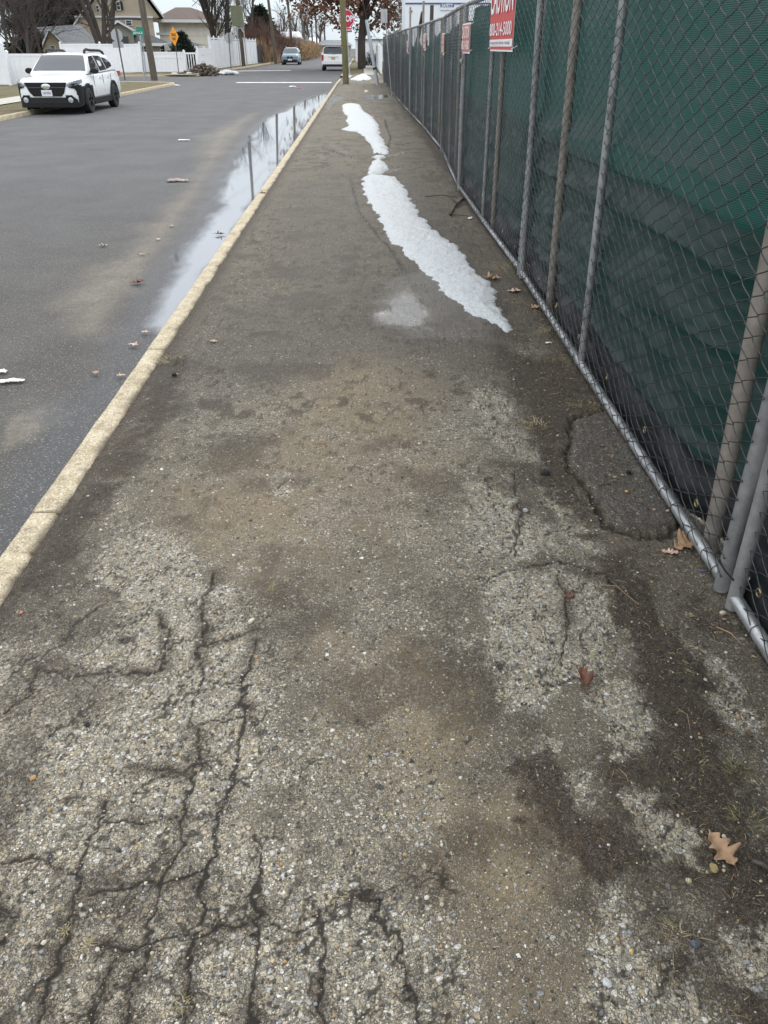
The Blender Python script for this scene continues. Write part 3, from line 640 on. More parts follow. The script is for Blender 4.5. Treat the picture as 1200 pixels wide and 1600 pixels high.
def screen_mesh(name, L, H, top, folds, seed, parent, ledge=None, nu=130, nv=240, sag=0.0, ua=.03, ub=.03, post=None):
    u, v = np.meshgrid(np.linspace(ua, L-ub, nu), np.linspace(-.028, top, nv))
    topcut = top-sag*(np.sin(u/L*math.pi*3+seed)**2)*.5-.03*fbm(u, v*0, 2.5, 3, seed)
    v = -.028+(v+.028)/(top+.028)*(topcut+.028)
    w_ = -.085+(fbm(u, v*2.2, 1.6, 4, seed)-.5)*.05
    for v0, a, b, c, A in folds:
        vk = v0+a*np.sin(b*u+c); w_ += 1.7*A*ridge(v-vk)*(.45+.9*fbm(u, v*0, 1.3, 2, seed+int(v0*100)))
    if ledge is not None:
        vk = ledge+.04*np.sin(u*1.2+.4)+.03*(fbm(u, v*0, 1.5, 2, seed+2)-.5); t = v-vk
        w_ += .085*np.where(t > 0, np.exp(-(t/.10)**1.5), np.exp(-(t/.022)**2))-.028*(1-sstep(-.05, .02, t))
    w_ += .012*np.sin(v*38+np.sin(u*2.2)*2.0+fbm(u, v, 2, 2, seed+4)*6)*sstep(.5, .1, v)
    lowb = sstep(.30, .02, v); w_ = w_*(1-.55*lowb)-.012*lowb+.022*np.sin(u*5.1+seed)*fbm(u, v, 3, 2, seed+8)*lowb
    wr = fbm(u+v*.9, v*2.6-u*.5, 2.2, 4, seed+21); w_ += .032*(1-np.abs(2*wr-1)*2.2)*sstep(1.15, .9, v)*.6+.012*(1-np.abs(2*fbm(u*1.4-v, v*1.2+u*.3, 3.0, 3, seed+31)-1)*2)
    w_ = np.minimum(w_, -.027)
    w_ -= .105*sstep(.66, .36, u)
    if post is not None: w_ -= .075*np.exp(-((u-post)/.12)**2)
    vert = np.stack([u, w_, v], -1).reshape(-1, 3)
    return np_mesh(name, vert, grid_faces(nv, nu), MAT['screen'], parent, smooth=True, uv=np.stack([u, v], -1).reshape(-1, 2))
LP = 4.18
cmV, cmF = chain_mesh(LP, PH, seed=3)
far_mesh = None; pipe_cache = {}
ORD = ['nearest', 'second', 'third', 'fourth', 'fifth', 'sixth', 'seventh', 'eighth', 'ninth', 'tenth', 'eleventh', 'last']
SIGNY = {}
LEAN = [3.0, 2.3, 1.8, .6, .8, .5, .2, .8, .3, .6, .3, .4]
brass = simple('brass_eyelet', (.42, .34, .18), .35, .9)
for i in range(len(FPTS)-1):
    (x0, y0), (x1, y1) = FPTS[i], FPTS[i+1]; L = math.hypot(x1-x0, y1-y0)-.065; az = math.atan2(y1-y0, x1-x0)
    if i == 0: continue
    k = i-1
    lab = ['chain-link panel with green screen cut off by the right edge beside the camera',
           'nearest whole chain-link panel, green screen sagging in folds over a bright bottom rail',
           'chain-link panel behind the largest red and white banner, green screen fixed inside',
           'green screened chain-link panel running from the second banner to the third small banner',
           'green screened panel between the third and fourth banners, bare mesh along its top',
           'screened chain-link panel in front of the white trailer, a gap above its sagging screen',
           'screened chain-link panel with the farthest small banner, beside the leaning wooden brace',
           'eighth screened chain-link panel along the pavement, beyond the small banners',
           'ninth screened chain-link panel along the pavement, next to the reflecting shallow pool',
           'tenth screened panel, level with the leaning guy wire guard', 'last screened chain-link panel, at the far end of the fence'][k]
    pn = empty('chain_link_fence', (x0, y0, PZ0), az, lab, 'fence', 'temporary chain-link fence panels along the pavement')
    pn.rotation_euler = (R(LEAN[i]), 0, az) if False else (-R(LEAN[i]), 0, az)
    sx = L/LP
    def pipe(nm, pts, r=RP, mat=MAT['galv'], n=14): return MB().tube(pts, r, n).build(nm, mat, pn, smooth='auto')
    brt = MAT['galv_bright']
    pipe('bottom_rail', [(.04, 0, RP), (L*.5, .004, RP-.004), (L-.0, 0, RP)], mat=brt)
    pipe('top_rail', [(.0, 0, PH), (L, 0, PH)])
    pipe('end_post', [(.03, 0, -.02), (.03, 0, PH+.01)], RP*1.12, MAT['galv_post']); pipe('end_post', [(L-.005, 0, -.02), (L-.005, 0, PH+.01)], RP*1.05, MAT['galv_post'])
    pipe('middle_post', [(L*.51, -.002, RP), (L*.51, -.002, PH)], RP*.95)
    if k <= 1: cv, cf = chain_mesh(L-.03, PH, seed=3+k, amp=.006 if k else .009)
    else:
        cv = cmV.copy(); cv[:, 0] *= sx; cf = cmF
    cv = cv.copy(); cv[:, 1] += .028; cv[:, 2] += .01; cv[:, 0] += .01
    if k <= 2: np_mesh('chain_link_mesh', cv, cf, MAT['wire'], pn, smooth=True)
    else:
        if far_mesh is None:
            far_mesh = np_mesh('chain_link_mesh', cv, cf, MAT['wire'], pn, smooth=True)
        else:
            o = bpy.data.objects.new('chain_link_mesh', far_mesh.data); COL.objects.link(o); o.parent = pn
    # tie wires wrapped round the bottom rail
    tb = MB(); tx = .08; rr = random.Random(40+k)
    while tx < L-.05 and k < 3:
        n_ = 10; rad = RP+.0025; tl = rr.uniform(-.006, .006)
        pts = [(tx+tl*math.sin(2*math.pi*j/n_*1.0), math.cos(2*math.pi*j/n_)*rad, RP+math.sin(2*math.pi*j/n_)*rad) for j in range(n_+1)]
        tb = MB(); tb.tube(pts, .0016, 4, caps=False)
        pass
        tb.build('tie_wire', MAT['wire'], pn, smooth=True)
        tx += rr.choice([.064, .096, .128, .128, .16, .19])
    folds = [[(.80, .05, 1.3, 1.0, .03), (.52, .06, 1.1, .3, .04), (.30, .03, 1.7, 2, .035)], [(.86, .05, 1.0, .7, .030), (.60, .07, .9, 1.9, .045), (.40, .06, 1.2, .2, .04), (.22, .02, 2.0, 1, .03)],
             [(.75, .05, 1.3, 1.0, .02), (.35, .05, 1.1, .3, .03)], [(.6, .05, 1.3, 2.0, .02), (.3, .05, 1.1, .3, .02)]][min(k, 3)]
    top = [2.0, 1.99, 1.97, 1.86, 1.80, 1.72, 1.70, 1.93, 1.9, 1.92, 1.9][k]
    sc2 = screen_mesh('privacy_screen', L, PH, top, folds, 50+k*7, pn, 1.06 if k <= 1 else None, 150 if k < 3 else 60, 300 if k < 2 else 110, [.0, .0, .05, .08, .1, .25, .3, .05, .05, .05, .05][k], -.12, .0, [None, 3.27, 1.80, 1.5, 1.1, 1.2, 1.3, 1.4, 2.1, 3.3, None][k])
    if k < 3:
        for gx in np.arange(.35, L-.1, .62):
            gb = MB(); pts = [(gx+.013*math.cos(q), -.005, .13+.013*math.sin(q)) for q in np.linspace(0, 2*math.pi, 13)]
            gb.tube(pts, .0036, 6, caps=False).build('grommet', brass, sc2, smooth=True)
    if k >= 1:   # clamp holding this panel to the one before it
        cb = MB().box((-.02, .03, 1.42), (.125, .012, .05)); cb.lathe([(.011, .036), (.011, .048), (.006, .050)], 8, 'Y', (-.02, 0, 1.42))
        cb.build('clamp', MAT['galv_bright'], pn)
        tw = MB(); tw.tube([(-.075, .026, .10), (-.03, .031, .098), (.03, .031, .10), (.06, .0, .10), (.03, -.03, .10), (-.04, -.03, .10), (-.075, .026, .10)], .0035, 6).build('cable_tie', MAT['black'], pn)
    SIGNY[k] = (pn, L)
# driven line posts inside the fence
for j, (fx, fy, h, lean) in enumerate([(1.275, 2.22, 2.35, 1.9), (1.325, 5.22, 2.3, 1.6), (1.32, 7.9, 2.0, .9), (1.367, 11.9, 2.05, .6), (1.472, 15.8, 2.0, .7), (1.437, 20.2, 2.45, .5), (1.372, 24.6, 2.5, .2), (1.322, 29.0, 2.2, .6), (1.277, 34, 2.2, .4), (1.235, 39.5, 2.2, .4)]):
    o = MB().tube([(0, 0, -.1), (0, 0, h)], .030 if j < 2 else .026, 14).build('fence_post', MAT['rustpipe'], None, smooth='auto')
    MB().lathe([(.031, h-.005), (.031, h+.015), (.012, h+.035)], 12, 'Z').build('post_cap', MAT['rustpipe'], o)
    o.location = (fx, fy, 0); o.rotation_euler = (-R(3.5) if j == 0 else 0, -R(lean), 0)
    setp(o, ['brown weathered line post standing behind the nearest panel joint at the right edge', 'brown line post with a wood stub at its foot, near the second panel joint', 'line post behind the biggest banner panel', 'line post behind the panel of the second banner', 'line post behind the panel of the third banner', 'tall line post rising above the fence before the white trailer', 'tall post above the fence near the leaning brace', 'post behind the fence past the last banner', 'post behind the fence near the shallow pool', 'farthest post behind the fence, by its end'][j], 'post', 'line posts behind the fence')
# a white banner post / pole parts beyond the fence
redm = simple('banner_red', (.56, .07, .065), .55, var=.08); redf = simple('faded_banner_red', (.50, .16, .13), .6, var=.1); whm = simple('banner_white', (.82, .80, .79), .5, var=.05); inkm = simple('banner_ink', (.12, .10, .2), .6)
def curved(name, pts_uv, off, mat, parent, cu):
    pass
def banner(k, u0, w_, z0, h, label, big, red):
    pn, L = SIGNY[k]
    q = math.atan2(FPTS[k+2][1]-FPTS[k+1][1], FPTS[k+2][0]-FPTS[k+1][0])
    root = empty('banner_sign', (0, 0, 0), 0, label, 'sign', 'red and white banners on the fence')
    base = Vector((FPTS[k+1][0], FPTS[k+1][1], PZ0))
    root.location = base+Vector((math.cos(q)*u0, math.sin(q)*u0, z0))+Vector((-math.sin(q), math.cos(q), 0))*(.045-math.sin(-R(LEAN[k+1]))*z0)
    root.rotation_euler = (R(LEAN[k+1]), 0, q+math.pi)      # local x runs from far to near, local -y faces the street
    def bow(x, z): return -.035*(x/w_*2)**2*0-.05*max(0, .5-z/h)**2*(1-(x/w_+.5))
    n = 16
    def strip(nm, za, zb, x0_, x1_, mat, o_):
        X_, Z_ = np.meshgrid(np.linspace(x0_, x1_, n), np.linspace(za, zb, 6)); drop = -.05*(1-(X_/w_+.5))**2*0
        Y_ = -np.vectorize(lambda a, b: -bow(a, b))(X_, Z_)*-1-o_
        f = grid_faces(6, n); V1 = np.stack([X_, Y_, Z_], -1).reshape(-1, 3); V2 = V1+[0, .0015, 0]
        return np_mesh(nm, np.concatenate([V1, V2]), np.concatenate([f, f[:, ::-1]+len(V1)]), mat, parent=root)
    strip('backing', 0, h, -w_/2, w_/2, whm, 0); strip('red_field', .015, h-.015, -w_/2+.012, w_/2-.012, red, .003)
    if big:
        strip('white_band', h*.055, h*.135, -w_/2+.015, w_/2-.015, whm, .006)
        rows_ = [('CAUTION', h*.62, h*.40, w_*.92, whm), ('800-214-5000', h*.25, h*.145, w_*.9, whm), ('temporary fence rental', h*.095, h*.05, w_*.8, inkm)]
    else: rows_ = [('CAUTION', h*.70, h*.40, w_*.9, whm), ('800-214-5000', h*.28, h*.30, w_*.9, whm)]
    for s_, zc, hh, ww, mt in rows_:
        Mx = Matrix.Translation((0, -.011, zc)) @ Matrix.Rotation(R(90), 4, 'X')
        o = text('lettering', s_, 1, mt, root, Matrix.Identity(4), .0, bold=.012)
        c = np.array([v.co[:] for v in o.data.vertices]); lo, hi = c.min(0), c.max(0)
        o.data.transform(Mx @ Matrix.Diagonal((ww/(hi[0]-lo[0]), hh/(hi[1]-lo[1]), 1, 1)) @ Matrix.Translation((-(lo[0]+hi[0])/2, -(lo[1]+hi[1])/2, 0)))
    for a in (-1, 1):
        for b in (.02, h-.02):
            MB().tube([(a*(w_/2-.015), -.008, b), (a*(w_/2+.03), .03, b+.02)], .003, 5).build('tie', whm, root)
banner(2, 1.46, 1.25, 1.53, .66, 'largest red banner with white lettering and phone number, wired to the fence top', True, redm)
banner(2, 3.83, .72, 1.50, .29, 'faded pink and white banner, second along the fence after the large red one', False, redf)
banner(3, 3.83, .72, 1.45, .30, 'third faded banner along the fence, narrow from this angle, white top edge', False, redf)
banner(4, 3.83, .72, 1.50, .30, 'fourth faded banner, beside the gap where the screen sags', False, redf)
banner(6, .45, .6, 1.40, .30, 'smallest and farthest faded banner past the leaning wooden brace', False, redf)
# leaning timber brace against the fence top
o = MB().tube([P_ for P_ in [(0, 0, 0), (.0, -3.3, 1.05)]], .05, 6).build('brace', MAT['dark'] if False else MAT['bark'], None, smooth='auto')
o.location = (1.52, 25.2, 1.25); setp(o, 'dark sloping brace pole leaning across the gap above the fence screen', 'brace')
# ------------------------------------------------------------------ VEHICLES
def paint(name, col, rough=.22):
    m = N(name); m.set(Base_Color=col, Roughness=rough); m.b.inputs['Coat Weight'].default_value = .6; m.b.inputs['Coat Roughness'].default_value = .06; return m.m
GL = N('car_glass'); GL.set(Base_Color=(.035, .045, .05), Roughness=.03); GL.b.inputs['IOR'].default_value = 1.8; MAT['glass'] = GL.m
MAT['chrome'] = simple('chrome', (.7, .72, .74), .15, 1.0, var=.03); MAT['lamp'] = simple('lamp_lens', (.42, .45, .48), .08, .3, var=.2); MAT['amberred'] = simple('tail_lens', (.35, .015, .02), .12, var=.2)
MAT['plate'] = simple('plate_white', (.70, .72, .76), .5, var=.05); MAT['plate_dk'] = simple('plate_yellow', (.42, .34, .16), .5); MAT['ink'] = simple('ink', (.03, .035, .09), .5); MAT['rim'] = simple('dark_alloy', (.055, .056, .06), .35, .6); MAT['rim_l'] = simple('light_alloy', (.4, .41, .42), .3, .8)
def suv(name, label, loc, rz, p, sc=1.0):
    L, W, Hh = p['L'], p['W']/2, p['H']
    body = paint(name+'_paint', p['col']); root = empty(name, loc, rz, label, 'car'); root.scale = (sc, sc, sc)
    st = p['st']
    T = np.array([s[0] for s in st]); HW = np.array([s[1] for s in st]); ZT = np.array([s[2] for s in st]); ZB = np.array([s[3] for s in st])
    tt = np.unique(np.concatenate([T, np.linspace(0, 1, 40)]))
    cs = np.array([(0, 0), (.86, 0), (.95, .08), (.99, .25), (1.0, .48), (.985, .70), (.955, .86), (.90, .95), (.80, .995), (.4, 1.02), (0, 1.03)])
    full = np.concatenate([cs, cs[-2:0:-1]*[-1, 1]]); n = len(full); V = []
    for t in tt:
        hw, zt, zb = np.interp(t, T, HW)*W, np.interp(t, T, ZT), np.interp(t, T, ZB)
        V.append(np.stack([full[:, 0]*hw, np.full(n, L/2-t*L), zb+full[:, 1]*(zt-zb)], -1))
    k = len(tt); mb = MB(); vs = np.concatenate(V).tolist()
    mb.add(vs, [(i*n+j, i*n+(j+1) % n, (i+1)*n+(j+1) % n, (i+1)*n+j) for i in range(k-1) for j in range(n)]+[tuple(range(n)), tuple((k-1)*n+j for j in range(n))])
    bo = mb.build('body', body, root, smooth='auto')
    # cabin
    cab = p['cab']; CT = np.array([c[0] for c in cab]); CZ = np.array([c[1] for c in cab]); belt = p['belt']; wb, wr, zr = p['wb']*W, p['wr']*W, max(CZ)
    def bz(t): return np.interp(t, T, ZT)-.02
    def xs_(z): return wb-(wb-wr)*np.clip((z-belt)/(zr-belt), 0, 1.05)**1.25
    ct = np.unique(np.concatenate([CT, np.linspace(CT[0], CT[-1], 30)])); V = []; m_ = 0
    for t in ct:
        z1 = np.interp(t, CT, CZ); z0 = bz(t); r = []
        for f in (0, .35, .7, .9): z = z0+(z1-z0)*f; r.append((xs_(z), z))
        xt = xs_(z1); r += [(xt-.04, z1-.01), (xt*.75, z1+.012), (0, z1+.02)]
        r = r+[(-a, b) for a, b in r[-2::-1]]; m_ = len(r)
        V.append([(a, L/2-t*L, b) for a, b in r])
    mb = MB(); mb.add([q for r in V for q in r], [(i*m_+j, i*m_+j+1, (i+1)*m_+j+1, (i+1)*m_+j) for i in range(len(ct)-1) for j in range(m_-1)])
    mb.build('cabin', body, root, smooth='auto')
    def zc(t): return float(np.interp(t, CT, CZ))
    def yv(t): return L/2-t*L
    # windscreen and rear window follow the cabin slope, laid just proud of it
    def slope_glass(nm, t0, t1, w0, w1, off, mat):
        rows_ = []
        for f in np.linspace(0, 1, 6):
            t = t0+(t1-t0)*f; z = zc(t); hw = min(xs_(z)-.05, w0+(w1-w0)*f)
            rows_.append([(a*hw, yv(t)+off*.75-abs(a)**2*.02*np.sign(off), z+.028-.012*abs(a)**4) for a in np.linspace(-1, 1, 9)])
        v_ = [q for r in rows_ for q in r]; o = np_mesh(nm, v_, grid_faces(6, 9), mat, root, smooth=True); return o
    ws = slope_glass('windscreen', p['ws'][0], p['ws'][1], W*.86, W*.72, .03, MAT['glass'])
    slope_glass('rear_window', p['rw'][1], p['rw'][0], W*.66, W*.72, -.03, MAT['glass'])
    for s_ in (-1, 1):
        for wd in p['win']:
            poly = []
            for j in range(len(wd)):       # refine edges so the pane follows the curved side
                a, b = wd[j], wd[(j+1) % len(wd)]
                for f in (0, .33, .66): poly.append((a[0]+(b[0]-a[0])*f, a[1]+(b[1]-a[1])*f))
            v_ = [(s_*(xs_(z)+.006), yv(t), z) for t, z in poly]
            MB().add(v_+[(a-s_*.02, b, c) for a, b, c in v_], [tuple(range(len(v_)))]+[(j, (j+1) % len(v_), (j+1) % len(v_)+len(v_), j+len(v_)) for j in range(len(v_))]).build('side_window', MAT['glass'], root)
    # nose and tail pieces mapped onto the curved ends
    def yf(x, front=True):
        if front: return L/2-L*float(np.interp(abs(x)/W, HW[:p['nf']], T[:p['nf']]))
        return -L/2+L*float(np.interp(abs(x)/W, HW[::-1][:p['nr']], 1-T[::-1][:p['nr']]))
    def panel(nm, poly, mat, off=.012, front=True, th=.10, mirror=False, par=None):
        out = []; st_ = .018; P_ = np.array(poly); lo, hi = P_.min(0), P_.max(0)
        a, b = np.meshgrid(np.linspace(lo[0], hi[0], max(3, int((hi[0]-lo[0])/st_)+1)), np.linspace(lo[1], hi[1], max(3, int((hi[1]-lo[1])/st_)+1)))
        F = grid_faces(*a.shape); fx = a.ravel()[F].mean(1); fz = b.ravel()[F].mean(1); F = F[sdf_poly(fx, fz, poly) < st_*.3]
        d = 1 if front else -1; Y = np.vectorize(lambda x: yf(x, front))(a)+d*off
        for s_ in ((1, -1) if mirror else (1,)):
            V0 = np.stack([s_*a, Y, b], -1).reshape(-1, 3); u = np.unique(F); r_ = np.full(a.size, -1); r_[u] = np.arange(len(u)); F0 = r_[F]; V0 = V0[u]
            o = np_mesh(nm, V0, F0, mat, par or root); md = o.modifiers.new('thickness', 'SOLIDIFY'); md.thickness = th; md.offset = 0; md.thickness = min(th, .03); out.append(o)
        return out
    # wheels, arches
    wr_ = p['wheel']
    for ya in (L/2-p['ax'][0], L/2-p['ax'][1]):
        for s_ in (-1, 1):
            xw = s_*(W-.13)
            ty = MB().lathe([(wr_*.62, -.115), (wr_*.93, -.115), (wr_, -.085), (wr_, .085), (wr_*.93, .115), (wr_*.62, .115)], 28, 'X').build('wheel', MAT['tyre'], root, smooth='auto'); ty.location = (xw, ya, wr_)
            rb_ = MB(); rb_.lathe([(wr_*.64, .07), (wr_*.66, .118), (wr_*.60, .118), (wr_*.58, .085)], 24, 'X'); rb_.lathe([(.07, .06), (.07, .112), (.02, .118)], 12, 'X')
            for q in range(5):
                an = q*2*math.pi/5; Mq = Matrix.Rotation(an, 3, 'X'); rb_.box(Mq @ Vector((.10, 0, wr_*.36)), (.03, .075, wr_*.5), M=Mq)
            rim = rb_.build('rim', MAT[p.get('rim', 'rim')], ty); rim.scale = (s_, 1, 1)
            MB().lathe([(wr_*.6, .0), (wr_*.6, .05)], 20, 'X').build('brake_disc', MAT['dark'], ty).scale = (s_, 1, 1)
            a0, a1 = R(-12), R(192); ra, rbig = wr_+.045, wr_+.045+p['arch']
            for nm, r_in, r_out, mt, xo in (('wheel_well', 0, ra, MAT['dark'], .004), ('wheel_arch', ra, rbig, MAT['black'] if p['clad'] else body, .022)):
                out_ = []; nn = 20
                for q in range(nn+1):
                    an = a0+(a1-a0)*q/nn; out_.append((math.cos(an), math.sin(an)))
                def xz(r, c): z = wr_+r*c[1]; return max(z, p['zb']+.0)
                xb = s_*(W*1.0+xo)
                vs = [(xb, ya+r_in*c[0], xz(r_in, c)) for c in out_]+[(xb, ya+r_out*c[0], xz(r_out, c)) for c in out_]+[(xb-s_*.07, ya+r_out*c[0], xz(r_out, c)) for c in out_]
                nn1 = nn+1
                if nm == 'wheel_well' : vs = [(x if abs(x) < W else s_*(W+.004), y, z) for x, y, z in vs]
                MB().add(vs, [(j, j+1, nn1+j+1, nn1+j) for j in range(nn)]+[(nn1+j, nn1+j+1, 2*nn1+j+1, 2*nn1+j) for j in range(nn)]).build(nm, mt, root)
            ty.location.x = s_*(W-.085)
    # sills, mirrors, rails
    for s_ in (-1, 1):
        y0, y1 = L/2-p['ax'][1]+wr_+.1, L/2-p['ax'][0]-wr_-.1
        MB().prism([(0, p['zb']-.02), (.05, p['zb']-.0), (.05, p['zb']+.16), (.0, p['zb']+.20)], y1-y0, o=(s_*(W-.035) if s_ > 0 else -(W-.035), (y0+y1)/2, 0), M=Matrix.Diagonal((s_, 1, 1))).build('sill', MAT['black'] if p['clad'] else body, root)
        ym = yv(p['mir']); mz = belt+.07
        mm = MB(); mm.lathe([(.02, -.16), (.085, -.13), (.105, -.05), (.10, .05), (.085, .07)], 14, 'Y'); mm.tube([(0, 0, 0), (-s_*.16, .02, -.05)], .035, 8)
        mo = mm.build('mirror', MAT['black'] if p['mblack'] else body, root, smooth='auto'); mo.location = (s_*(W+.07), ym, mz); mo.scale = (1.15, 1, .8)
        pts = [(s_*(xs_(zc(t))-.07), yv(t), zc(t)+h) for t, h in p['rail']]
        MB().tube(pts, p.get('railr', .028), 8).build('roof_rail', MAT['black'] if p['railb'] else MAT['rim'], root, smooth='auto')
        for t in p['dl']:
            MB().box((s_*(W*.992), yv(t), (p['zb']+belt)/2+.12), (.012, .008, (belt-p['zb'])*.62)).build('door_seam', MAT['dark'], root)
        for t in p['dh']: MB().box((s_*(W*.985+.012), yv(t), belt-.12), (.03, .19, .03)).build('door_handle', body, root)
    return root, panel, text, yf
OB = dict(L=4.87, W=1.89, H=1.68, col=(.80, .83, .84), zb=.23, belt=1.05, wb=.93, wr=.70, wheel=.345, arch=.075, clad=True, mblack=True, railb=True, ax=(.93, 3.675), nf=7, nr=4, mir=.335, railr=.04,
  st=[(0, .70, .80, .30), (.008, .82, .86, .25), (.025, .91, .92, .23), (.055, .965, .955, .22), (.10, .99, .985, .22), (.20, 1, 1.03, .23), (.29, 1, 1.075, .23), (.6, 1, 1.09, .24), (.85, .99, 1.12, .26), (.95, .965, 1.12, .30), (.985, .92, 1.05, .34), (1, .84, .95, .38)],
  cab=[(.265, 1.055), (.30, 1.17), (.395, 1.50), (.44, 1.575), (.52, 1.605), (.72, 1.60), (.86, 1.54), (.93, 1.38), (.985, 1.12)], ws=(.285, .405), rw=(.885, .975),
  win=[[(.345, 1.10), (.40, 1.34), (.445, 1.50), (.535, 1.525), (.535, 1.10)], [(.55, 1.10), (.55, 1.525), (.66, 1.515), (.70, 1.49), (.70, 1.12)], [(.715, 1.13), (.715, 1.475), (.80, 1.42), (.865, 1.29), (.855, 1.20)]],
  rail=[(.46, -.01), (.475, .07), (.52, .085), (.60, .06), (.70, .06), (.80, .085), (.85, .05), (.86, -.02)], dl=(.345, .545, .73), dh=(.49, .68))
cx_, cy_ = -9.12, 27.1
rt, pnl, _, yf_ = suv('parked_car', 'white wagon style SUV with black grille and black wheel arches parked at the left kerb', (cx_, cy_, ROADZ), R(180), OB, .965)
pnl('grille', [(-.62, .86), (.62, .86), (.50, .60), (.40, .50), (-.40, .50), (-.50, .60)], MAT['black'], .014)
gb = pnl('grille_bar', [(-.56, .735), (.56, .735), (.56, .705), (-.56, .705)], MAT['rim'], .026)[0]
em = MB(); em.lathe([(.105, -.01), (.11, .005), (.10, .018), (.088, .02)], 24, 'Y'); em.lathe([(.086, 0), (.086, .012)], 20, 'Y')
for a, b in ((-.035, .01), (.02, .025), (.05, -.01), (.0, -.03), (-.02, -.005), (.035, .0)): em.box((a, .022, b), (.02, .008, .02), M=Matrix.Rotation(R(45), 3, 'Y'))
eo = em.build('emblem', MAT['chrome'], rt, smooth='auto'); eo.location = (0, OB['L']/2+.03, .755); eo.scale = (1.25, 1, .72)
pnl('lower_intake', [(-.60, .47), (.60, .47), (.62, .32), (-.62, .32)], MAT['dark'], .012)
pnl('bumper_lip', [(-.88, .35), (.88, .35), (.86, .20), (-.86, .20)], MAT['black'], .022, th=.2)
pnl('fog_lamp_surround', [(.54, .52), (.72, .53), (.84, .40), (.84, .28), (.54, .28)], MAT['black'], .018, mirror=True)
for s_ in (-1, 1):
    fo = MB().lathe([(.075, -.02), (.075, .012), (.06, .02)], 18, 'Y').build('fog_lamp', MAT['lamp'], rt, smooth='auto'); fo.location = (s_*.665, yf_(.66)+.02, .40)
pnl('corner_cladding', [(.66, .74), (.90, .80), (.945, .72), (.945, .30), (.88, .26), (.87, .50), (.84, .70)], MAT['black'], .012, mirror=True)
pnl('headlight', [(.60, .80), (.72, .87), (.925, .93), (.935, .85), (.86, .79), (.70, .755)], MAT['lamp'], .012, mirror=True)
pnl('headlight_mask', [(.70, .80), (.80, .835), (.88, .83), (.80, .785)], MAT['dark'], .02, mirror=True)
pl = MB().box((0, OB['L']/2+.035, .585), (.31, .015, .16)).build('licence_plate', MAT['plate'], rt)
text('plate_text', 'LEB 8206', .085, MAT['ink'], pl, Matrix.Translation((0, OB['L']/2+.044, .585)) @ Matrix.Rotation(R(180), 4, 'Z') @ Matrix.Rotation(R(90), 4, 'X'), .001, sx=.75)
for s_ in (-1, 1):     # wheel-side tail lamps
    MB().box((s_*.86, -OB['L']/2+.12, .97), (.12, .2, .15)).build('tail_light', MAT['amberred'], rt)
# papers on the dashboard, seen through the windscreen as pale shapes
wp = MB()
for a, b in ((-.25, .02), (-.12, .015), (.02, .02), (.5, .03)): wp.box((a, OB['L']/2-.312*OB['L']+.03, 1.175+b), (.10, .03, .05))
# BMW-like compact SUV coming the other way, far off
XB = dict(OB, L=4.7, W=1.89, col=(.20, .29, .35), clad=False, mblack=True, railb=False, zb=.24, arch=.05, rim='rim', st=[(a, b, c+.04, d) for a, b, c, d in OB['st']], cab=[(a, b+.02) for a, b in OB['cab']])
gx, gy = G(456, 101.3, ROADZ); 
rb_, pb, _, yb_ = suv('distant_car', 'blue grey SUV facing us on the far side of the road beyond the junction', (gx-.1, gy+1.5, ROADZ), R(180), XB, 1.0)
pb('grille', [(-.32, .80), (-.04, .80), (-.06, .56), (-.28, .56)], MAT['dark'], .014); pb('grille', [(.32, .80), (.04, .80), (.06, .56), (.28, .56)], MAT['dark'], .014)
pb('headlight', [(.42, .80), (.90, .84), (.90, .72), (.46, .70)], MAT['lamp'], .012, mirror=True)
pb('lower_intake', [(-.80, .50), (.80, .50), (.72, .25), (-.72, .25)], MAT['dark'], .012)
plb = MB().box((0, XB['L']/2+.04, .50), (.45, .015, .16)).build('licence_plate', MAT['plate'], rb_)
# boxy white SUV parked ahead, seen from behind
TB = dict(L=4.8, W=1.92, H=1.80, col=(.80, .81, .80), zb=.33, belt=1.12, wb=.94, wr=.76, wheel=.37, arch=.07, clad=False, mblack=False, railb=False, ax=(.9, 3.69), nf=4, nr=4, mir=.32,
  st=[(0, .80, .85, .40), (.02, .90, .98, .34), (.05, .96, 1.05, .33), (.12, 1, 1.08, .33), (.28, 1, 1.13, .33), (.9, 1, 1.15, .34), (.97, .985, 1.16, .38), (.992, .96, 1.14, .42), (1, .92, 1.10, .46)],
  cab=[(.26, 1.10), (.38, 1.62), (.45, 1.70), (.6, 1.73), (.9, 1.72), (.955, 1.66), (.985, 1.14)], ws=(.28, .39), rw=(.948, .984),
  win=[[(.34, 1.18), (.42, 1.56), (.53, 1.60), (.53, 1.18)], [(.55, 1.18), (.55, 1.60), (.72, 1.60), (.72, 1.18)], [(.74, 1.20), (.74, 1.59), (.90, 1.56), (.93, 1.22)]],
  rail=[(.44, .0), (.46, .07), (.7, .08), (.9, .06), (.92, -.01)], dl=(.34, .54, .73), dh=(.5, .68))
gx, gy = G(521.0, 110.8, ROADZ)
rw_, pw, _, yw_ = suv('parked_suv', 'white boxy SUV parked ahead at the right kerb, seen from behind beside the mossy pole', (gx+.02, gy+2.3, ROADZ), 0.0, TB, 1.0)
pw('rear_glass_frame', [(-.74, 1.62), (.74, 1.62), (.80, 1.20), (-.80, 1.20)], MAT['glass'], -.10, False, .03)
pw('tail_light', [(.78, 1.12), (.955, 1.14), (.955, .72), (.82, .74)], MAT['amberred'], .014, False, mirror=True)
pw('rear_bumper', [(-.93, .70), (.93, .70), (.93, .47), (-.93, .47)], paint('bumper_paint', (.70, .71, .70), .35), .07, False, .2)
pw('under_bumper', [(-.90, .46), (.90, .46), (.84, .30), (-.84, .30)], MAT['dark'], .03, False, .3)
pw('garnish', [(-.42, 1.04), (.42, 1.04), (.42, 1.0), (-.42, 1.0)], MAT['chrome'], .02, False)
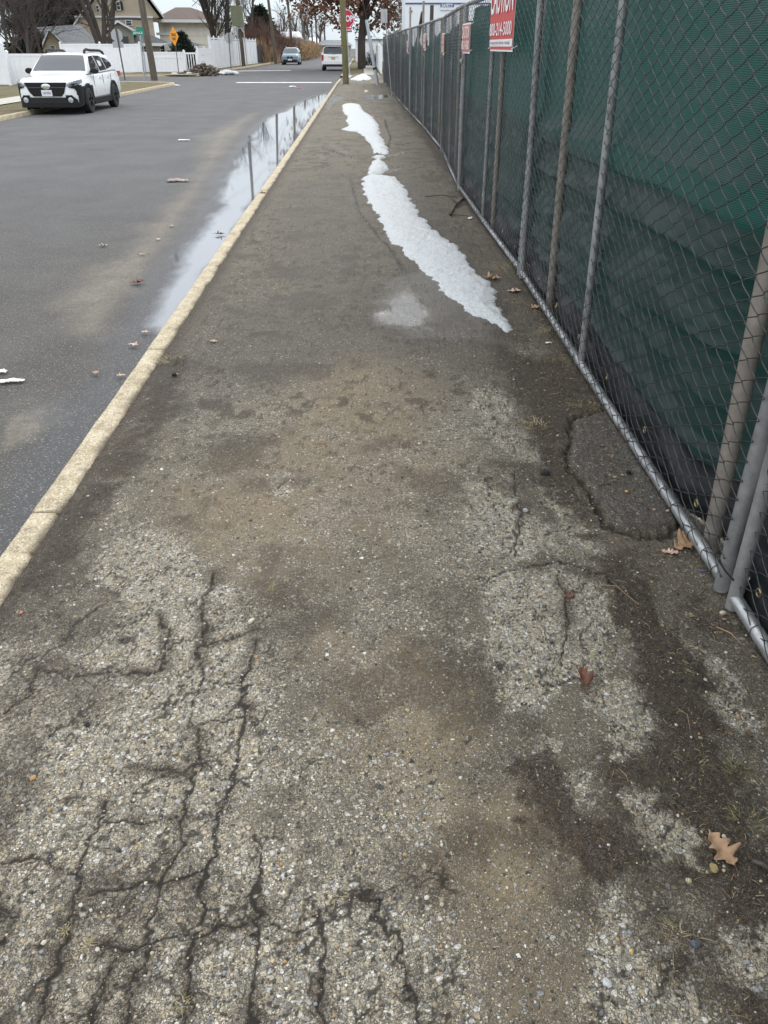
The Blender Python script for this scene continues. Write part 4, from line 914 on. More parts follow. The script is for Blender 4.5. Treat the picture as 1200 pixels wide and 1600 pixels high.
MB().box((0, -2.44, .92), (.32, .02, .16)).build('licence_plate', MAT['plate_dk'], rw_)
MB().box((0, -2.34, 1.72), (1.2, .22, .04)).build('spoiler', MAT['rim_l'], rw_)
MB().tube([(-.02, -2.43, 1.20), (.3, -2.36, 1.32)], .012, 6).build('wiper', MAT['black'], rw_)

# ------------------------------------------------------------------ FAR SIDE OF THE ROAD
# kerb opposite, rounding the corner into the side street
def kerb_line(pts, wd=.15, z=.012):
    P_ = [Vector((*p, 0)) for p in pts]; vs = []; prof_ = [(wd*.0, -.14), (0, -.015), (.02, z), (wd-.02, z), (wd, 0), (wd, -.14)]
    for i, p in enumerate(P_):
        t = (P_[min(i+1, len(P_)-1)]-P_[max(i-1, 0)]).normalized(); nrm = Vector((-t.y, t.x, 0))
        for a, b in prof_: vs.append(p+nrm*a+Vector((0, 0, b)))
    n = len(prof_); return MB().add(vs, [(i*n+j, i*n+j+1, (i+1)*n+j+1, (i+1)*n+j) for i in range(len(P_)-1) for j in range(n-1)])
k1 = [(LKX, y) for y in np.arange(-4, 44.6, 1.0)]+[(LKX-3+3*math.cos(a), 44.5+1.9*math.sin(a)) for a in np.linspace(.1, math.pi/2, 10)]+[(x, 46.4) for x in np.arange(-13.5, -60, -3.0)]
o = kerb_line(k1).build('far_kerb', km.m, None, smooth='auto'); setp(o, kind='structure')
k2 = [(x, 57.9) for x in np.arange(-60, -14.4, 2.0)]+[(-11.4-3+3*math.cos(a), 61+3.1*math.sin(a)) for a in np.linspace(-math.pi/2, -.05, 10)]+[(-11.35+.012*(y-61), y) for y in np.arange(61.5, 150, 2.5)]
o = kerb_line(k2).build('far_kerb', km.m, None, smooth='auto'); setp(o, kind='structure')
lawn_strip('lawn', -80, LKX-.14, -4, 46.2, -.015, MAT['lawn'], 60, 60)
lawn_strip('far_lawn', -90, -11.5, 58.1, 200, -.015, MAT['lawn'], 60, 60)
sheet('far_pavement', -13.1, -11.75, -4, 40.5, .012, MAT['concrete'])
sheet('far_pavement', -80, -16.3, 61.0, 62.6, .012, MAT['concrete'])
sheet('pale_forecourt', -32, -19.2, 26, 47, .014, MAT['concrete']) if False else None
lw = simple('road_paint', (.62, .62, .60), .7, var=.25, scale=4)
def mark(name, pts):
    return setp(np_mesh(name, [(x, y, ROADZ+.012) for x, y in pts], [(0, 1, 2, 3)], lw), kind='structure')
mark('stop_line', [(-7.0, 47.1), (-1.7, 47.1), (-1.7, 48.2), (-7.0, 48.2)])
mark('stop_line', [(-11.3, 69.6), (-6.0, 72.0), (-6.0, 73.6), (-11.3, 71.0)])
mark('edge_line', [(-10.6, 46.2), (-9.75, 44.2), (-9.35, 44.2), (-10.2, 46.4)])

def stuff_pt(px, py, d): X, z = GD(px, py, d); return Vector((X, d, z))
# white vinyl fences
def vinyl_fence(label, pts, h, step=2.4, rails=True, group='white vinyl fences', z0=0.0, cap=True, top_band=.0, pickets=False):
    root = empty('vinyl_fence', (*pts[0], z0), 0, label, 'fence', group)
    P_ = [Vector((p[0]-pts[0][0], p[1]-pts[0][1], 0)) for p in pts]
    for a, b in zip(P_[:-1], P_[1:]):
        L_ = (b-a).length; n_ = max(1, round(L_/step)); d = (b-a)/n_; rz = math.atan2(d.y, d.x)
        for i in range(n_):
            c = a+d*(i+.5); pb_ = MB()
            if pickets:
                m_ = int(d.length/.16)
                for q in range(m_): pb_.box(c+d*((q+.5)/m_-.5)+Vector((0, 0, h*.5)), (.07, .03, h*.86), rz)
            else:
                nb_ = max(4, int(d.length/.28))
                for q in range(nb_): pb_.box(c+d*((q+.5)/nb_-.5)+Vector((0, 0, h*.5)), (d.length/nb_-.008, .03, h*.86), rz)
            pb_.build('fence_board', MAT['vinyl'], root)
            for zz_ in (.08, h-top_band-.06) + ((h-.05,) if top_band else ()): MB().box(c+Vector((0, 0, zz_)), (d.length-.1, .06, .11), rz).build('fence_rail', MAT['vinyl'], root)
        for i in range(n_+1):
            c = a+d*i; q = MB().box(c+Vector((0, 0, h/2+.02)), (.12, .12, h+.06), rz).build('fence_post', MAT['vinyl'], root)
            if cap: MB().prism([(-.08, 0), (.08, 0), (0, .09)], .15, o=c+Vector((0, 0, h+.055))).build('post_cap', MAT['vinyl'], root)
    return root
def xg(px, d): return GD(px, 100, d)[0]
vinyl_fence('low white vinyl fence at the left edge behind the parked white car', [(xg(14, 43), 43), (xg(96, 43), 43)], 1.32, 2.6)
vinyl_fence('tall white vinyl fence section cut off at the far left edge', [(xg(-90, 42.4), 42.4), (xg(9, 42.4), 42.4)], 1.66, 2.6)
vinyl_fence('tall white vinyl fence across the side street, behind the back of the near stop sign', [(xg(100, 63.5), 63.5), (xg(222, 63.5), 63.5)], 1.78, 2.45)
vinyl_fence('low white vinyl fence between the street name sign and the small gate', [(xg(223, 64), 64), (xg(289, 64), 64)], 1.28, 2.4, top_band=.28)
vinyl_fence('low white fence of spaced pickets beside the rubble heap', [(xg(290, 64.6), 64.6), (xg(309, 64.6), 64.6)], 1.25, 1.3, pickets=True)
vinyl_fence('short stepped white vinyl panel joining the tall picket fence behind the rubble heap', [(xg(311, 65), 65), (xg(331, 70), 70)], 1.5, 2.3, top_band=.25)
vinyl_fence('long tall white vinyl fence with capped posts running away along the far pavement', [(xg(330, 72), 72), (xg(402, 99), 99)], 2.25, 2.2, group='white vinyl fences')
# dark board fence beyond it
def board_fence(label, p0, p1, h, mat, nb=40, name='board_fence'):
    root = empty(name, (*p0, 0), math.atan2(p1[1]-p0[1], p1[0]-p0[0]), label, 'fence'); L_ = math.hypot(p1[0]-p0[0], p1[1]-p0[1])
    b = MB(); rr = random.Random(3)
    for i in range(nb): b.box(((i+.5)*L_/nb, rr.uniform(-.02, .02), h/2), (L_/nb*.93, .03, h+rr.uniform(-.05, .05)))
    b.build('boards', mat, root); r = MB()
    for z in (.3, h-.3): r.box((L_/2, .06, z), (L_, .05, .09))
    r.build('rails', mat, root); return root
dk = wood('dark_fence_boards', (.045, .042, .042), (.085, .078, .075)); board_fence('dark timber board fence under the reddish shrubs, left of the distant pole', (xg(402, 101), 101), (xg(437, 112), 112), 1.75, dk)
gk = wood('grey_fence_boards', (.15, .15, .15), (.25, .25, .25)); board_fence('grey board fence half hidden by the tan reed hedge', (xg(464, 122), 122), (xg(494, 150), 150), 2.4, gk)

# ---- utility poles
def pole(label, px, py, d, h, r, mat='pole', top_px=None, arms=(), group='wooden utility poles'):
    X = xg(px, d) if py is None else GD(px, py, d)[0]
    root = empty('utility_pole', (X, d, -.05), 0, label, 'utility pole', group)
    dx = 0.0
    if top_px is not None:      # (px, py) of a point on the leaning pole
        tx, tz = GD(top_px[0], top_px[1], d); dx = (tx-X)/max(tz, .1)
    n_ = 9
    MB().tube([(dx*h*i/n_+.01*math.sin(i*2.1), .01*math.cos(i*1.7), h*i/n_) for i in range(n_+1)], [r*(1-.32*i/n_) for i in range(n_+1)], 14).build('shaft', MAT[mat], root, smooth='auto')
    for (z, L_, ry) in arms:
        a = MB().box((dx*z, -.12, z), (L_, .09, .11), ry).build('crossarm', MAT['pole'], root); ib = MB()
        for q in (-.45, -.2, .2, .45): ib.lathe([(.03, 0), (.05, .05), (.03, .09), (.045, .13)], 8, 'Z', (dx*z+q*L_*math.cos(ry), -.12+q*L_*math.sin(ry), z+.055))
        ib.build('insulator', MAT['rim'], root)
    return root, X, dx
p1, p1x, p1d = pole('leaning grey utility pole on the grassy corner beside the street name sign', 241, 122.5, 49.5, 10.0, .20, top_px=(221, 2), arms=())
p2, p2x, p2d = pole('utility pole carrying a large olive green box, in front of the tall white fence', 381, 104, 84, 13.4, .19, top_px=(370.5, 4), arms=())
p3, p3x, p3d = pole('tall thin pole beside the dark evergreen, left of the blue grey SUV', 431, 100, 99, 11.4, .17, top_px=(419.5, 2), arms=((10.2, 2.4, .35), (11.0, 2.2, .35)))
p4, p4x, p4d = pole('utility pole rising straight behind the blue grey SUV', 458, 85, 122, 11.6, .2, top_px=(449.5, 2), arms=((10.6, 2.4, .3),))
p5, p5x, p5d = pole('utility pole over the reed hedge, right of the one behind the blue grey SUV', 480, 88, 150, 7.7, .22, top_px=(468.2, 8), arms=((7.0, 2.4, .3),))
pole('short distant pole among the far bare trees', 489, 80, 190, 6.2, .22, top_px=(486, 28)); p7, p7x, p7d = pole('distant pole left of the brown oak leaves', 496, 80, 185, 8.5, .22, top_px=(492, 10)); pole('distant pole just above the white SUV roof', 508, 72, 190, 6.8, .22, top_px=(506, 26))
# olive equipment box, conduits and bracket on the second pole
q = GD(371, 24, 84); MB().prism([(-.50, -.85), (.56, -.95), (.54, .72), (-.55, .75)], .55, o=(p2d*8.0+.0, -.42, q[1]+.05)).build('equipment_box', simple('olive_box_paint', (.165, .185, .11), .55), p2)
q = GD(374, 44, 84); MB().box((p2d*6.3, -.3, q[1]+.05), (1.0, .12, .10)).box((p2d*6.3-.32, -.25, q[1]-.12), (.08, .1, .4), M=Matrix.Rotation(R(35), 3, 'Y')).box((p2d*6.3+.32, -.25, q[1]-.12), (.08, .1, .4), M=Matrix.Rotation(R(-35), 3, 'Y')).build('bracket', MAT['vinyl'], p2)
MB().tube([(p2d*0-.30, -.1, 0), (p2d*6-.25, -.1, 5.8)], .05, 8).tube([(.34, .05, 0), (p2d*6+.34, .05, 5.6)], .06, 8).build('conduit', simple('pale_conduit', (.5, .5, .5), .5), p2)
# mossy pole on our pavement, guy wire with its guard
mpx, mpy = G(541.5, 131.5); mp_root, mX, mdx = pole('mossy greenish wooden pole standing at the pavement edge before the STOP sign', 540.5, 131.5, mpy, 11, .155, 'pole_green', top_px=(535.3, 2), group=None)
gx, gy = G(590, 133); gw = empty('guy_wire', (gx, gy, 0), 0, 'leaning grey guard on the guy wire anchored in the pavement near the fence end', 'guy wire')
tx, tz = GD(572.5, 31, gy); v = Vector((tx-gx, .25, tz))
MB().tube([(0, 0, -.02), v*.25, v*.6, v], [.085, .09, .085, .075], 12).build('guard', simple('grey_plastic_guard', (.36, .40, .43), .45, var=.12), gw, smooth='auto')
MB().tube([v*.245, v*.275], .097, 12).build('collar', MAT['black'], gw)
v2 = v*3.35; MB().tube([v*.98, v2], .012, 6).build('cable', MAT['rim'], gw)

# ---- overhead wires
def wire(label, a, b, sag, r=.022):
    a, b = Vector(a), Vector(b); pts = [a.lerp(b, t)-Vector((0, 0, sag*4*t*(1-t))) for t in np.linspace(0, 1, 18)]
    o = MB().tube([p-a for p in pts], r, 5).build('overhead_wire', MAT['black'], None, smooth=True); o.location = a; return setp(o, label, 'wire', 'overhead wires')
def pt(X, dx, d, z): return (X+dx*z, d, z)
for z, lb in ((10.6, 'top'), (9.0, 'middle'), (7.6, 'lowest')):
    wire(f'{lb} wire between the pole with olive box and the pole by the evergreen', pt(p2x, p2d, 84, z), pt(p3x, p3d, 99, z*.97), .5, .018)
    wire(f'{lb} wire between the pole by the evergreen and the pole behind the blue grey SUV', pt(p3x, p3d, 99, z*.97), pt(p4x, p4d, 122, z*.98), .9, .02)
    wire(f'{lb} wire from the pole behind the blue grey SUV to the pole over the hedge', pt(p4x, p4d, 122, z*1.02), pt(p5x, p5d, 150, z*.70), .9, .026)
    wire(f'{lb} wire from the pole over the hedge into the brown oak leaves', pt(p5x, p5d, 150, z*.70), pt(p7x, p7d, 185, z*.78), 1.0, .03)
    wire(f'{lb} wire from the corner pole to the pole with olive box', pt(p1x, p1d, 49.5, z*.95), pt(p2x, p2d, 84, z), .8, .015)
wire('drooping service wire looping between evergreen pole and SUV pole', pt(p3x, p3d, 99, 10.0), pt(p4x, p4d, 122, 9.0), 2.4, .022)
wire('service wire crossing the road towards the oak, from the pole behind the SUV', pt(p4x, p4d, 122, 7.0), (-2.0, 105, 9.5), .5, .022)
wire('service wire dropping from the box pole to the brown roofed house', pt(p2x, p2d, 84, 9.0), (*[GD(300, 10, 104)[0]], 104, GD(300, 10, 104)[1]), .3, .03)
wire('thick cable across the top left corner before the dark trees', (*[GD(-30, 20, 60)[0]], 60, GD(-30, 20, 60)[1]), (GD(64, -2, 52)[0], 52, GD(64, -2, 52)[1]), .1, .035)
wire('dark horizontal cable from the corner pole towards the many stemmed tree', pt(p1x, p1d, 49.5, GD(222, 30, 49.5)[1]), (GD(160, 31, 62)[0], 62, GD(160, 31, 62)[1]), -.05, .06)

# ---- signs on posts
sg_back = simple('sign_aluminium_back', (.42, .43, .45), .45, .5, var=.12); stop_red = simple('stop_sign_red', (.42, .018, .045), .45, var=.08); yel = simple('warning_orange', (.85, .33, .015), .45, var=.05); grn = simple('street_sign_green', (.02, .22, .14), .4); bl = simple('black_lettering', (.02, .02, .02), .5)
post_m = simple('sign_post_steel', (.11, .10, .10), .6, .4); post_g = simple('green_grey_sign_post', (.36, .40, .40), .5, .4)
def octo(r): return [(r*math.cos(R(22.5+45*i)), r*math.sin(R(22.5+45*i))) for i in range(8)]
def signpost(name, label, cat, base_px, top_px, d, pm_, r=.035, group=None):
    (bx, bz), (tx, tz) = GD(*base_px, d), GD(*top_px, d)
    root = empty(name, (bx, d, bz), 0, label, cat, group); v = Vector((tx-bx, 0, tz-bz))
    MB().box((v+Vector((0, 0, -.1)))/2, (r*2, r*1.2, v.length+.1), M=v.to_track_quat('Z', 'Y').to_matrix()).build('post', pm_, root)
    return root, Vector((bx, d, bz))
# STOP sign facing us behind the mossy pole
sd_ = 53.5; sp_root, sb = signpost('stop_sign', 'red STOP sign half hidden behind the mossy wooden pole', 'sign', (546.5, 121), (540.5, 12), sd_, post_g, .045)
cxs, czs = GD(541, 29.5, sd_); c = Vector((cxs, sd_-.07, czs))-sb; rs_ = .50
f = MB().prism(octo(rs_), .02, o=c).build('face', MAT['plate'], sp_root); f2 = MB().prism(octo(rs_*.93), .02, o=c+Vector((0, -.006, 0))).build('red_field', stop_red, f)
text('lettering', 'STOP', .42, MAT['plate'], f, Matrix.Translation(c+Vector((0, -.024, 0))) @ Matrix.Rotation(R(90), 4, 'X'), .003, sx=.80, bold=.012)
cx2, cz2 = GD(545.5, 47, sd_); c2 = Vector((cx2, sd_-.07, cz2))-sb
pq = MB().box(c2, (.34, .02, .22)).build('plaque', MAT['plate'], sp_root); MB().box(c2+Vector((0, -.006, 0)), (.33, .02, .21)).build('red_field', stop_red, pq)
text('lettering', '4-WAY', .13, MAT['plate'], pq, Matrix.Translation(c2+Vector((0, -.02, 0))) @ Matrix.Rotation(R(90), 4, 'X'), .002, sx=.85, bold=.004)
# backs of two stop signs
for nm, bpx, tpx, d_, cp, rpx, lb in (('stop_sign', (195, 122), (180.5, 42), 51.5, (182, 55.5), 9.5, 'grey back of the stop sign on the grassy corner, with a small plate below'), ('stop_sign', (361, 107), (357, 51), 74, (358, 59.5), 7.6, 'pale back of a stop sign standing before the tall white picket fence')):
    ro, b0 = signpost(nm, lb, 'sign', bpx, tpx, d_, post_m, .05, 'stop signs seen from behind'); X_, Z_ = GD(*cp, d_); rr_ = rpx/1150*d_*.85*1.0
    rr_ = abs(GD(cp[0]+rpx, cp[1], d_)[0]-X_)
    MB().prism([(-a, b) for a, b in octo(rr_)], .012, o=Vector((X_, d_+.06, Z_))-b0).build('sign_plate', sg_back, ro)
    if d_ < 60: MB().box(Vector((*[GD(184, 70, d_)[0]], d_+.05, GD(184, 70, d_)[1]))-b0, (.62, .012, .30)).build('lower_plate', sg_back, ro)
# street name sign
ro, b0 = signpost('street_name_sign', 'green street name blades on a grey post beside the leaning corner pole', 'sign', (225.5, 125), (217.5, 40), 48.5, post_g, .05)
for py_, L_, tx_ in ((51.5, .68, 'JAMAICA'), (45.5, .52, '')):
    X_, Z_ = GD(216 if tx_ else 219, py_, 48.5); c = Vector((X_, 48.44, Z_))-b0
    bl_ = MB().box(c, (L_, .02, .20), R(0 if tx_ else 58)).build('name_blade', grn, ro)
    if tx_: text('lettering', tx_, .15, MAT['plate'], bl_, Matrix.Translation(c+Vector((0, -.013, 0))) @ Matrix.Rotation(R(90), 4, 'X'), .002, sx=.82, bold=.004)
MB().tube([Vector((GD(229, 125, 48.6)[0], 48.6, 0))-b0, Vector((GD(222, 58, 48.6)[0], 48.6, GD(222, 58, 48.6)[1]))-b0], .025, 8).build('second_post', post_g, ro)
# dead end warning sign
ro, b0 = signpost('warning_sign', 'orange diamond DEAD END sign in front of the small conifer', 'sign', (279, 112), (273.5, 62), 62.5, post_m, .035); X_, Z_ = GD(272, 57, 62.5); c = Vector((X_, 62.43, Z_))-b0
RZ_ = Matrix.Rotation(R(-44), 4, 'Z'); fa = MB().prism([(0, .58), (.58, 0), (0, -.58), (-.58, 0)], .014, M=RZ_.to_3x3(), o=c).build('face', yel, ro); fb = MB()
for z_, s_ in ((.09, 'DEAD'), (-.15, 'END')): text('lettering', s_, .24, bl, fa, Matrix.Translation(c) @ RZ_ @ Matrix.Translation((0, -.012, z_)) @ Matrix.Rotation(R(90), 4, 'X'), .002, sx=.9, bold=.006)
# no-parking style plate on a tall post rising in front of the fence
ro, b0 = signpost('parking_sign', 'grey sign plate edge-on atop a slim post against the far fence', 'sign', (612, 150), (601, 14), 32.0, post_g, .025); X_, Z_ = GD(600, 25, 32.0); MB().box(Vector((X_, 32-.03, Z_))-b0, (.26, .012, .42), R(25)).build('sign_plate', sg_back, ro)
# rubble heap at the corner
rr = random.Random(5); rub = empty('rubble_heap', (xg(318, 61.5), 61.3, -.08), 0, 'heap of broken brown and grey rubble with snow on the street corner', 'rubble'); 
def rock(r, seed, sq=(1, 1, .7), sub=2):
    bm = bmesh.new(); bmesh.ops.create_icosphere(bm, subdivisions=sub, radius=1); rg = random.Random(seed)
    pl_ = [(Vector((rg.gauss(0, 1), rg.gauss(0, 1), rg.gauss(0, 1))).normalized(), rg.uniform(.55, .9)) for _ in range(9)]
    for v_ in bm.verts:
        k_ = 1.0
        for n_, d_ in pl_:
            q_ = v_.co.normalized().dot(n_)
            if q_ > 0: k_ = min(k_, d_/max(q_, .01))
        v_.co = Vector((v_.co.x*sq[0], v_.co.y*sq[1], v_.co.z*sq[2]))*r*k_
    vs = [tuple(v_.co) for v_ in bm.verts]; fs = [tuple(x.index for x in f_.verts) for f_ in bm.faces]; bm.free(); return vs, fs
a = MB(); b = MB(); s = MB()
for i in range(420):
    u = rr.gauss(0, .8); u = max(-1.6, min(1.6, u)); hgt_ = max(0, .66*(1-(abs(u)/1.6)**1.3)); z = rr.uniform(0, hgt_); vs, fs = rock(rr.uniform(.05, .16), i, sub=1); y = rr.uniform(-.9, .9)*(1-z/1.3)
    (a if rr.random() < .7 else b).add([(x+u*1.15, yy+y, zz+z) for x, yy, zz in vs], fs)
for u, y, z, r in ((1.75, -.4, .12, .36), (2.2, -.3, .1, .3), (1.4, -.7, .1, .22), (-.9, -.95, .08, .2), (-1.9, -.6, .05, .25)):
    s = MB(); vs, fs = rock(r, int(u*10)+50, (1.3, 1, .6)); s.add([(x+u, yy+y, zz+z) for x, yy, zz in vs], fs); s.build('snow_lump', MAT['snow'], rub, smooth=True)
setp(a.build('broken_clods', simple('brown_rubble', (.115, .09, .072), .95, var=.5, scale=5), rub), kind='stuff'); setp(b.build('concrete_chunks', simple('grey_rubble', (.26, .235, .21), .95, var=.3, scale=5), rub), kind='stuff')
# ------------------------------------------------------------------ HOUSES
def siding(name, col, per=.18):
    m = N(name); c = m.coord(); sx_ = m.n('SeparateXYZ'); m.l(c, sx_.inputs[0])
    fr = m.math('FRACT', m.math('DIVIDE', sx_.outputs[2], per))
    ba = m.ramp(m.noise(c, 1.2, 5), [(.3, tuple(x*.88 for x in col)), (.7, tuple(min(1, x*1.08) for x in col))])
    ba = m.mix(m.remap(fr, .90, .97, 0, .45), ba, tuple(x*.4 for x in col))
    m.set(Base_Color=ba, Roughness=.7, Normal=m.bump(fr, .4, .02)); return m.m
def shingle(name, col):
    m = N(name); c = m.coord(); b = m.n('TexBrick'); mp_ = m.n('Mapping'); m.l(c, mp_.inputs[0]); mp_.inputs['Rotation'].default_value = (R(90), 0, 0)
    m.l(mp_.outputs[0], b.inputs['Vector']); b.inputs['Scale'].default_value = 3.5; b.inputs['Color1'].default_value = (*[x*1.1 for x in col], 1); b.inputs['Color2'].default_value = (*[x*.8 for x in col], 1); b.inputs['Mortar'].default_value = (*[x*.55 for x in col], 1)
    cc_ = m.mix(m.remap(m.noise(c, 1.5, 5), .35, .7, 0, .5), b.outputs[0], tuple(x*.7 for x in col)); m.set(Base_Color=cc_, Roughness=.9); return m.m
beige = siding('beige_siding', (.46, .40, .30)); cream = siding('cream_stucco', (.76, .735, .66), .9); grayb = siding('grey_beige_siding', (.36, .35, .31)); tan = siding('yellow_beige_siding', (.47, .40, .27)); whitew = siding('white_siding', (.74, .76, .78))
r_gray = shingle('grey_shingles', (.21, .225, .235)); r_dgray = shingle('dark_grey_shingles', (.085, .095, .105)); r_brown = shingle('brown_shingles', (.135, .10, .082)); r_white = simple('snowy_roof', (.74, .765, .79), .8, var=.08, scale=.6); trim = simple('white_trim', (.72, .74, .75), .5, var=.03); wing = simple('window_glass', (.03, .035, .04), .08)
def wall_box(root, d, x0, x1, z0, z1, depth, mat, name='wall', dy=0.0):
    return MB().box(((x0+x1)/2-root.location.x, d+dy+depth/2-root.location.y, (z0+z1)/2), (x1-x0, depth, z1-z0)).build(name, mat, root)
def window(root, px, d, off=.03, mt=None):
    (xa, za), (xb, zb) = GD(px[0], px[1], d), GD(px[2], px[3], d); c = Vector(((xa+xb)/2, d-off, (za+zb)/2))-root.location; w_, h_ = abs(xb-xa), abs(za-zb)
    f = MB().box(c, (w_, .10, h_)).build('window', trim, root); MB().box(c+Vector((0, -.035, 0)), (w_*.74, .07, h_*.80)).build('pane', wing, f)
    MB().box(c+Vector((0, -.05, 0)), (w_*.78, .07, h_*.05)).build('sash_bar', trim, f); return f
def gable(root, d, pts_px, depth, mat, name='roof', th=.22, over=.4, mat2=None):
    """gable end facing us: profile px left-eave, apex, right-eave; roof slabs run back by depth"""
    q = [Vector((GD(a, b, d)[0], 0, GD(a, b, d)[1])) for a, b in pts_px]; o = Vector((-root.location.x, d-root.location.y+depth/2-over/2, 0))
    up = Vector((0, 0, th))
    MB().prism([(q[0].x, q[0].z), (q[1].x, q[1].z), (q[1].x, q[1].z+th), (q[0].x, q[0].z+th)], depth+over, o=o).prism([(q[1].x, q[1].z), (q[2].x, q[2].z), (q[2].x, q[2].z+th), (q[1].x, q[1].z+th)], depth+over, o=o).build(name, mat, root)
    MB().prism([(q[0].x, q[0].z-.02), (q[1].x, q[1].z-.02), (q[1].x, q[1].z+th*.8), (q[0].x, q[0].z+th*.8)], .06, o=o+Vector((0, -(depth+over)/2-.035, 0))).prism([(q[1].x, q[1].z-.02), (q[2].x, q[2].z-.02), (q[2].x, q[2].z+th*.8), (q[1].x, q[1].z+th*.8)], .06, o=o+Vector((0, -(depth+over)/2-.035, 0))).build('rake_trim', trim, root)
def gable_wall(root, d, pts_px, zlow, depth, mat, inset=.0):
    q = [GD(a, b, d) for a, b in pts_px]; MB().prism([(q[0][0]+inset, zlow), (q[2][0]-inset, zlow), (q[2][0]-inset, q[2][1]-.02), (q[1][0], q[1][1]-.02), (q[0][0]+inset, q[0][1]-.02)], depth, o=(-root.location.x, d-root.location.y+depth/2, 0)).build('wall', mat, root)
def slope_roof(root, d, poly_px, back_poly, mat, name='roof'):
    pass
def front_roof(root, d, ridge_px, eave_px, run, mat, hip=(0, 0)):
    """roof plane rising from an eave at depth d to a ridge run metres behind, plus the plane falling behind"""
    (xa, za), (xb, zb) = GD(*eave_px[0], d), GD(*eave_px[1], d); (ra, rza), (rb, rzb) = GD(*ridge_px[0], d+run), GD(*ridge_px[1], d+run); o = root.location
    v = [(xa-o.x, d-.5-o.y, za), (xb-o.x, d-.5-o.y, zb), (rb-o.x, d+run-o.y, rzb), (ra-o.x, d+run-o.y, rza), (xa-o.x, d+2*run+.5-o.y, za), (xb-o.x, d+2*run+.5-o.y, zb)]
    v += [(x, y, z-.2) for x, y, z in v]
    MB().add(v, [(0, 1, 2, 3), (3, 2, 5, 4), (0, 3, 4), (1, 5, 2), (6, 9, 8, 7), (9, 10, 11, 8), (6, 10, 9), (7, 8, 11), (0, 6, 7, 1), (4, 5, 11, 10), (0, 4, 10, 6), (1, 7, 11, 5)]).build('roof', mat, root)
    MB().box(((xa+xb)/2-o.x, d-.53-o.y, (za+zb)/2-.12), (xb-xa, .12, .24)).build('gutter', trim, root)
def house(label, px, d):
    return empty('house', (xg(px, d), d, 0), math.atan2(-xg(px, d), d), label, 'house', 'houses across the side street')
# low ranch house with grey roof
h = house('low yellow beige house with a broad grey shingled roof behind the white fence', 105, 78)
X0, X1 = xg(74, 78), xg(148, 78); ze = GD(100, 68, 78)[1]
wall_box(h, 78, X0, X1, 0, ze, 9, tan); front_roof(h, 78, [(84, 43), (150, 38)], [(90, 67.5), (149, 66)], 4.5, r_gray)
gable_wall(h, 77.4, [(67, 70), (74, 48), (96, 70)], 0, 6, tan, .1); gable(h, 77.4, [(65, 71), (74, 47), (97, 71)], 6, r_gray)
for p in ((74, 71, 84, 79), (104, 70, 118, 77), (121, 70, 131, 77)): window(h, p, 77.3 if p[0] < 90 else 77.9)
# tall beige house
h = house('tall beige sided house with a white band and shuttered windows, behind the many stemmed tree', 190, 96)
zt = GD(200, -40, 96)[1]; wall_box(h, 96, xg(133, 96), xg(247, 96), 0, GD(0, 26, 96)[1], 12, beige)
gable_wall(h, 96, [(133, 26), (185, -60), (247, 26)], GD(0, 27, 96)[1], 12, beige); gable(h, 96, [(118, 42), (185, -66), (254, 28)], 8, r_dgray)
wall_box(h, 96, xg(133, 96), xg(247.5, 96), GD(0, 27.6, 96)[1], GD(0, 24.8, 96)[1], .3, trim, 'white_band', -.18)
for p in ((180, 2, 188, 16), (147, 28, 151, 38), (194, 31, 206, 40), (150, 8, 156, 20)): window(h, p, 95.9)
for a in (178.2, 188.6): 
    q0, q1 = GD(a, 2, 95.9), GD(a+1.6, 16, 95.9); MB().box(Vector(((q0[0]+q1[0])/2, 95.8, (q0[1]+q1[1])/2))-h.location, (.22, .08, q0[1]-q1[1])).build('shutter', MAT['dark'], h)
wall_box(h, 100, xg(226, 100), xg(239, 100), GD(0, 40, 100)[1], GD(0, -20, 100)[1], 3, grayb, 'chimney')
# its low wing
h = house('low beige house with dark grey roof and small gable, beside the leaning corner pole', 225, 84)
wall_box(h, 84, xg(190, 84), xg(257, 84), 0, GD(0, 67.5, 84)[1], 7, grayb); front_roof(h, 84, [(196, 50), (238, 49)], [(190, 67.5), (263, 67)], 3.6, r_dgray)
gable_wall(h, 83, [(163, 50), (181, 36), (206, 50)], 0, 8, grayb, .15); gable(h, 83, [(160, 52), (181, 35), (210, 52)], 8, r_gray)
MB().box(Vector(((xg(178, 83)+xg(196, 83))/2, 82.6, GD(0, 62, 83)[1]))-h.location, (xg(200, 83)-xg(168, 83), .8, .5)).build('porch_roof', r_dgray, h)
for p in ((224, 72, 229, 82), (248, 72, 256, 83)): window(h, p, 83.9)
# cream house with brown hip roof
h = house('large cream two storey house with a brown hip roof and white eaves', 306, 104); d = 104
X0, X1 = xg(257, d), xg(354, d); z1 = GD(0, 31, d)[1]; wall_box(h, d, X0, X1, 0, z1, 13, cream)
ex0, ex1, zE = xg(250, d), xg(360, d), z1; ap0, ap1, zA = xg(300, d+6), xg(322, d+6), GD(0, 11, d+6)[1]; o = h.location
v = [(ex0-o.x, -.8, zE), (ex1-o.x, -.8, zE), (ex1-o.x, 13.8, zE), (ex0-o.x, 13.8, zE), (ap0-o.x, 6.5, zA), (ap1-o.x, 6.5, zA)]
MB().add(v, [(0, 1, 5, 4), (1, 2, 5), (2, 3, 4, 5), (3, 0, 4), (0, 3, 2, 1)]).build('roof', r_brown, h)
MB().box(((ex0+ex1)/2-o.x, -.85, zE-.12), (ex1-ex0, .15, .28)).build('gutter', trim, h)
for a in (256.4, 259.4, 262.4, 265.4): window(h, (a, 36, a+2.2, 50), d-.05)
MB().box((xg(268, d)-o.x, -.1, GD(0, 53, d)[1]), (2.4, .15, .25)).build('siding_band', trim, h)
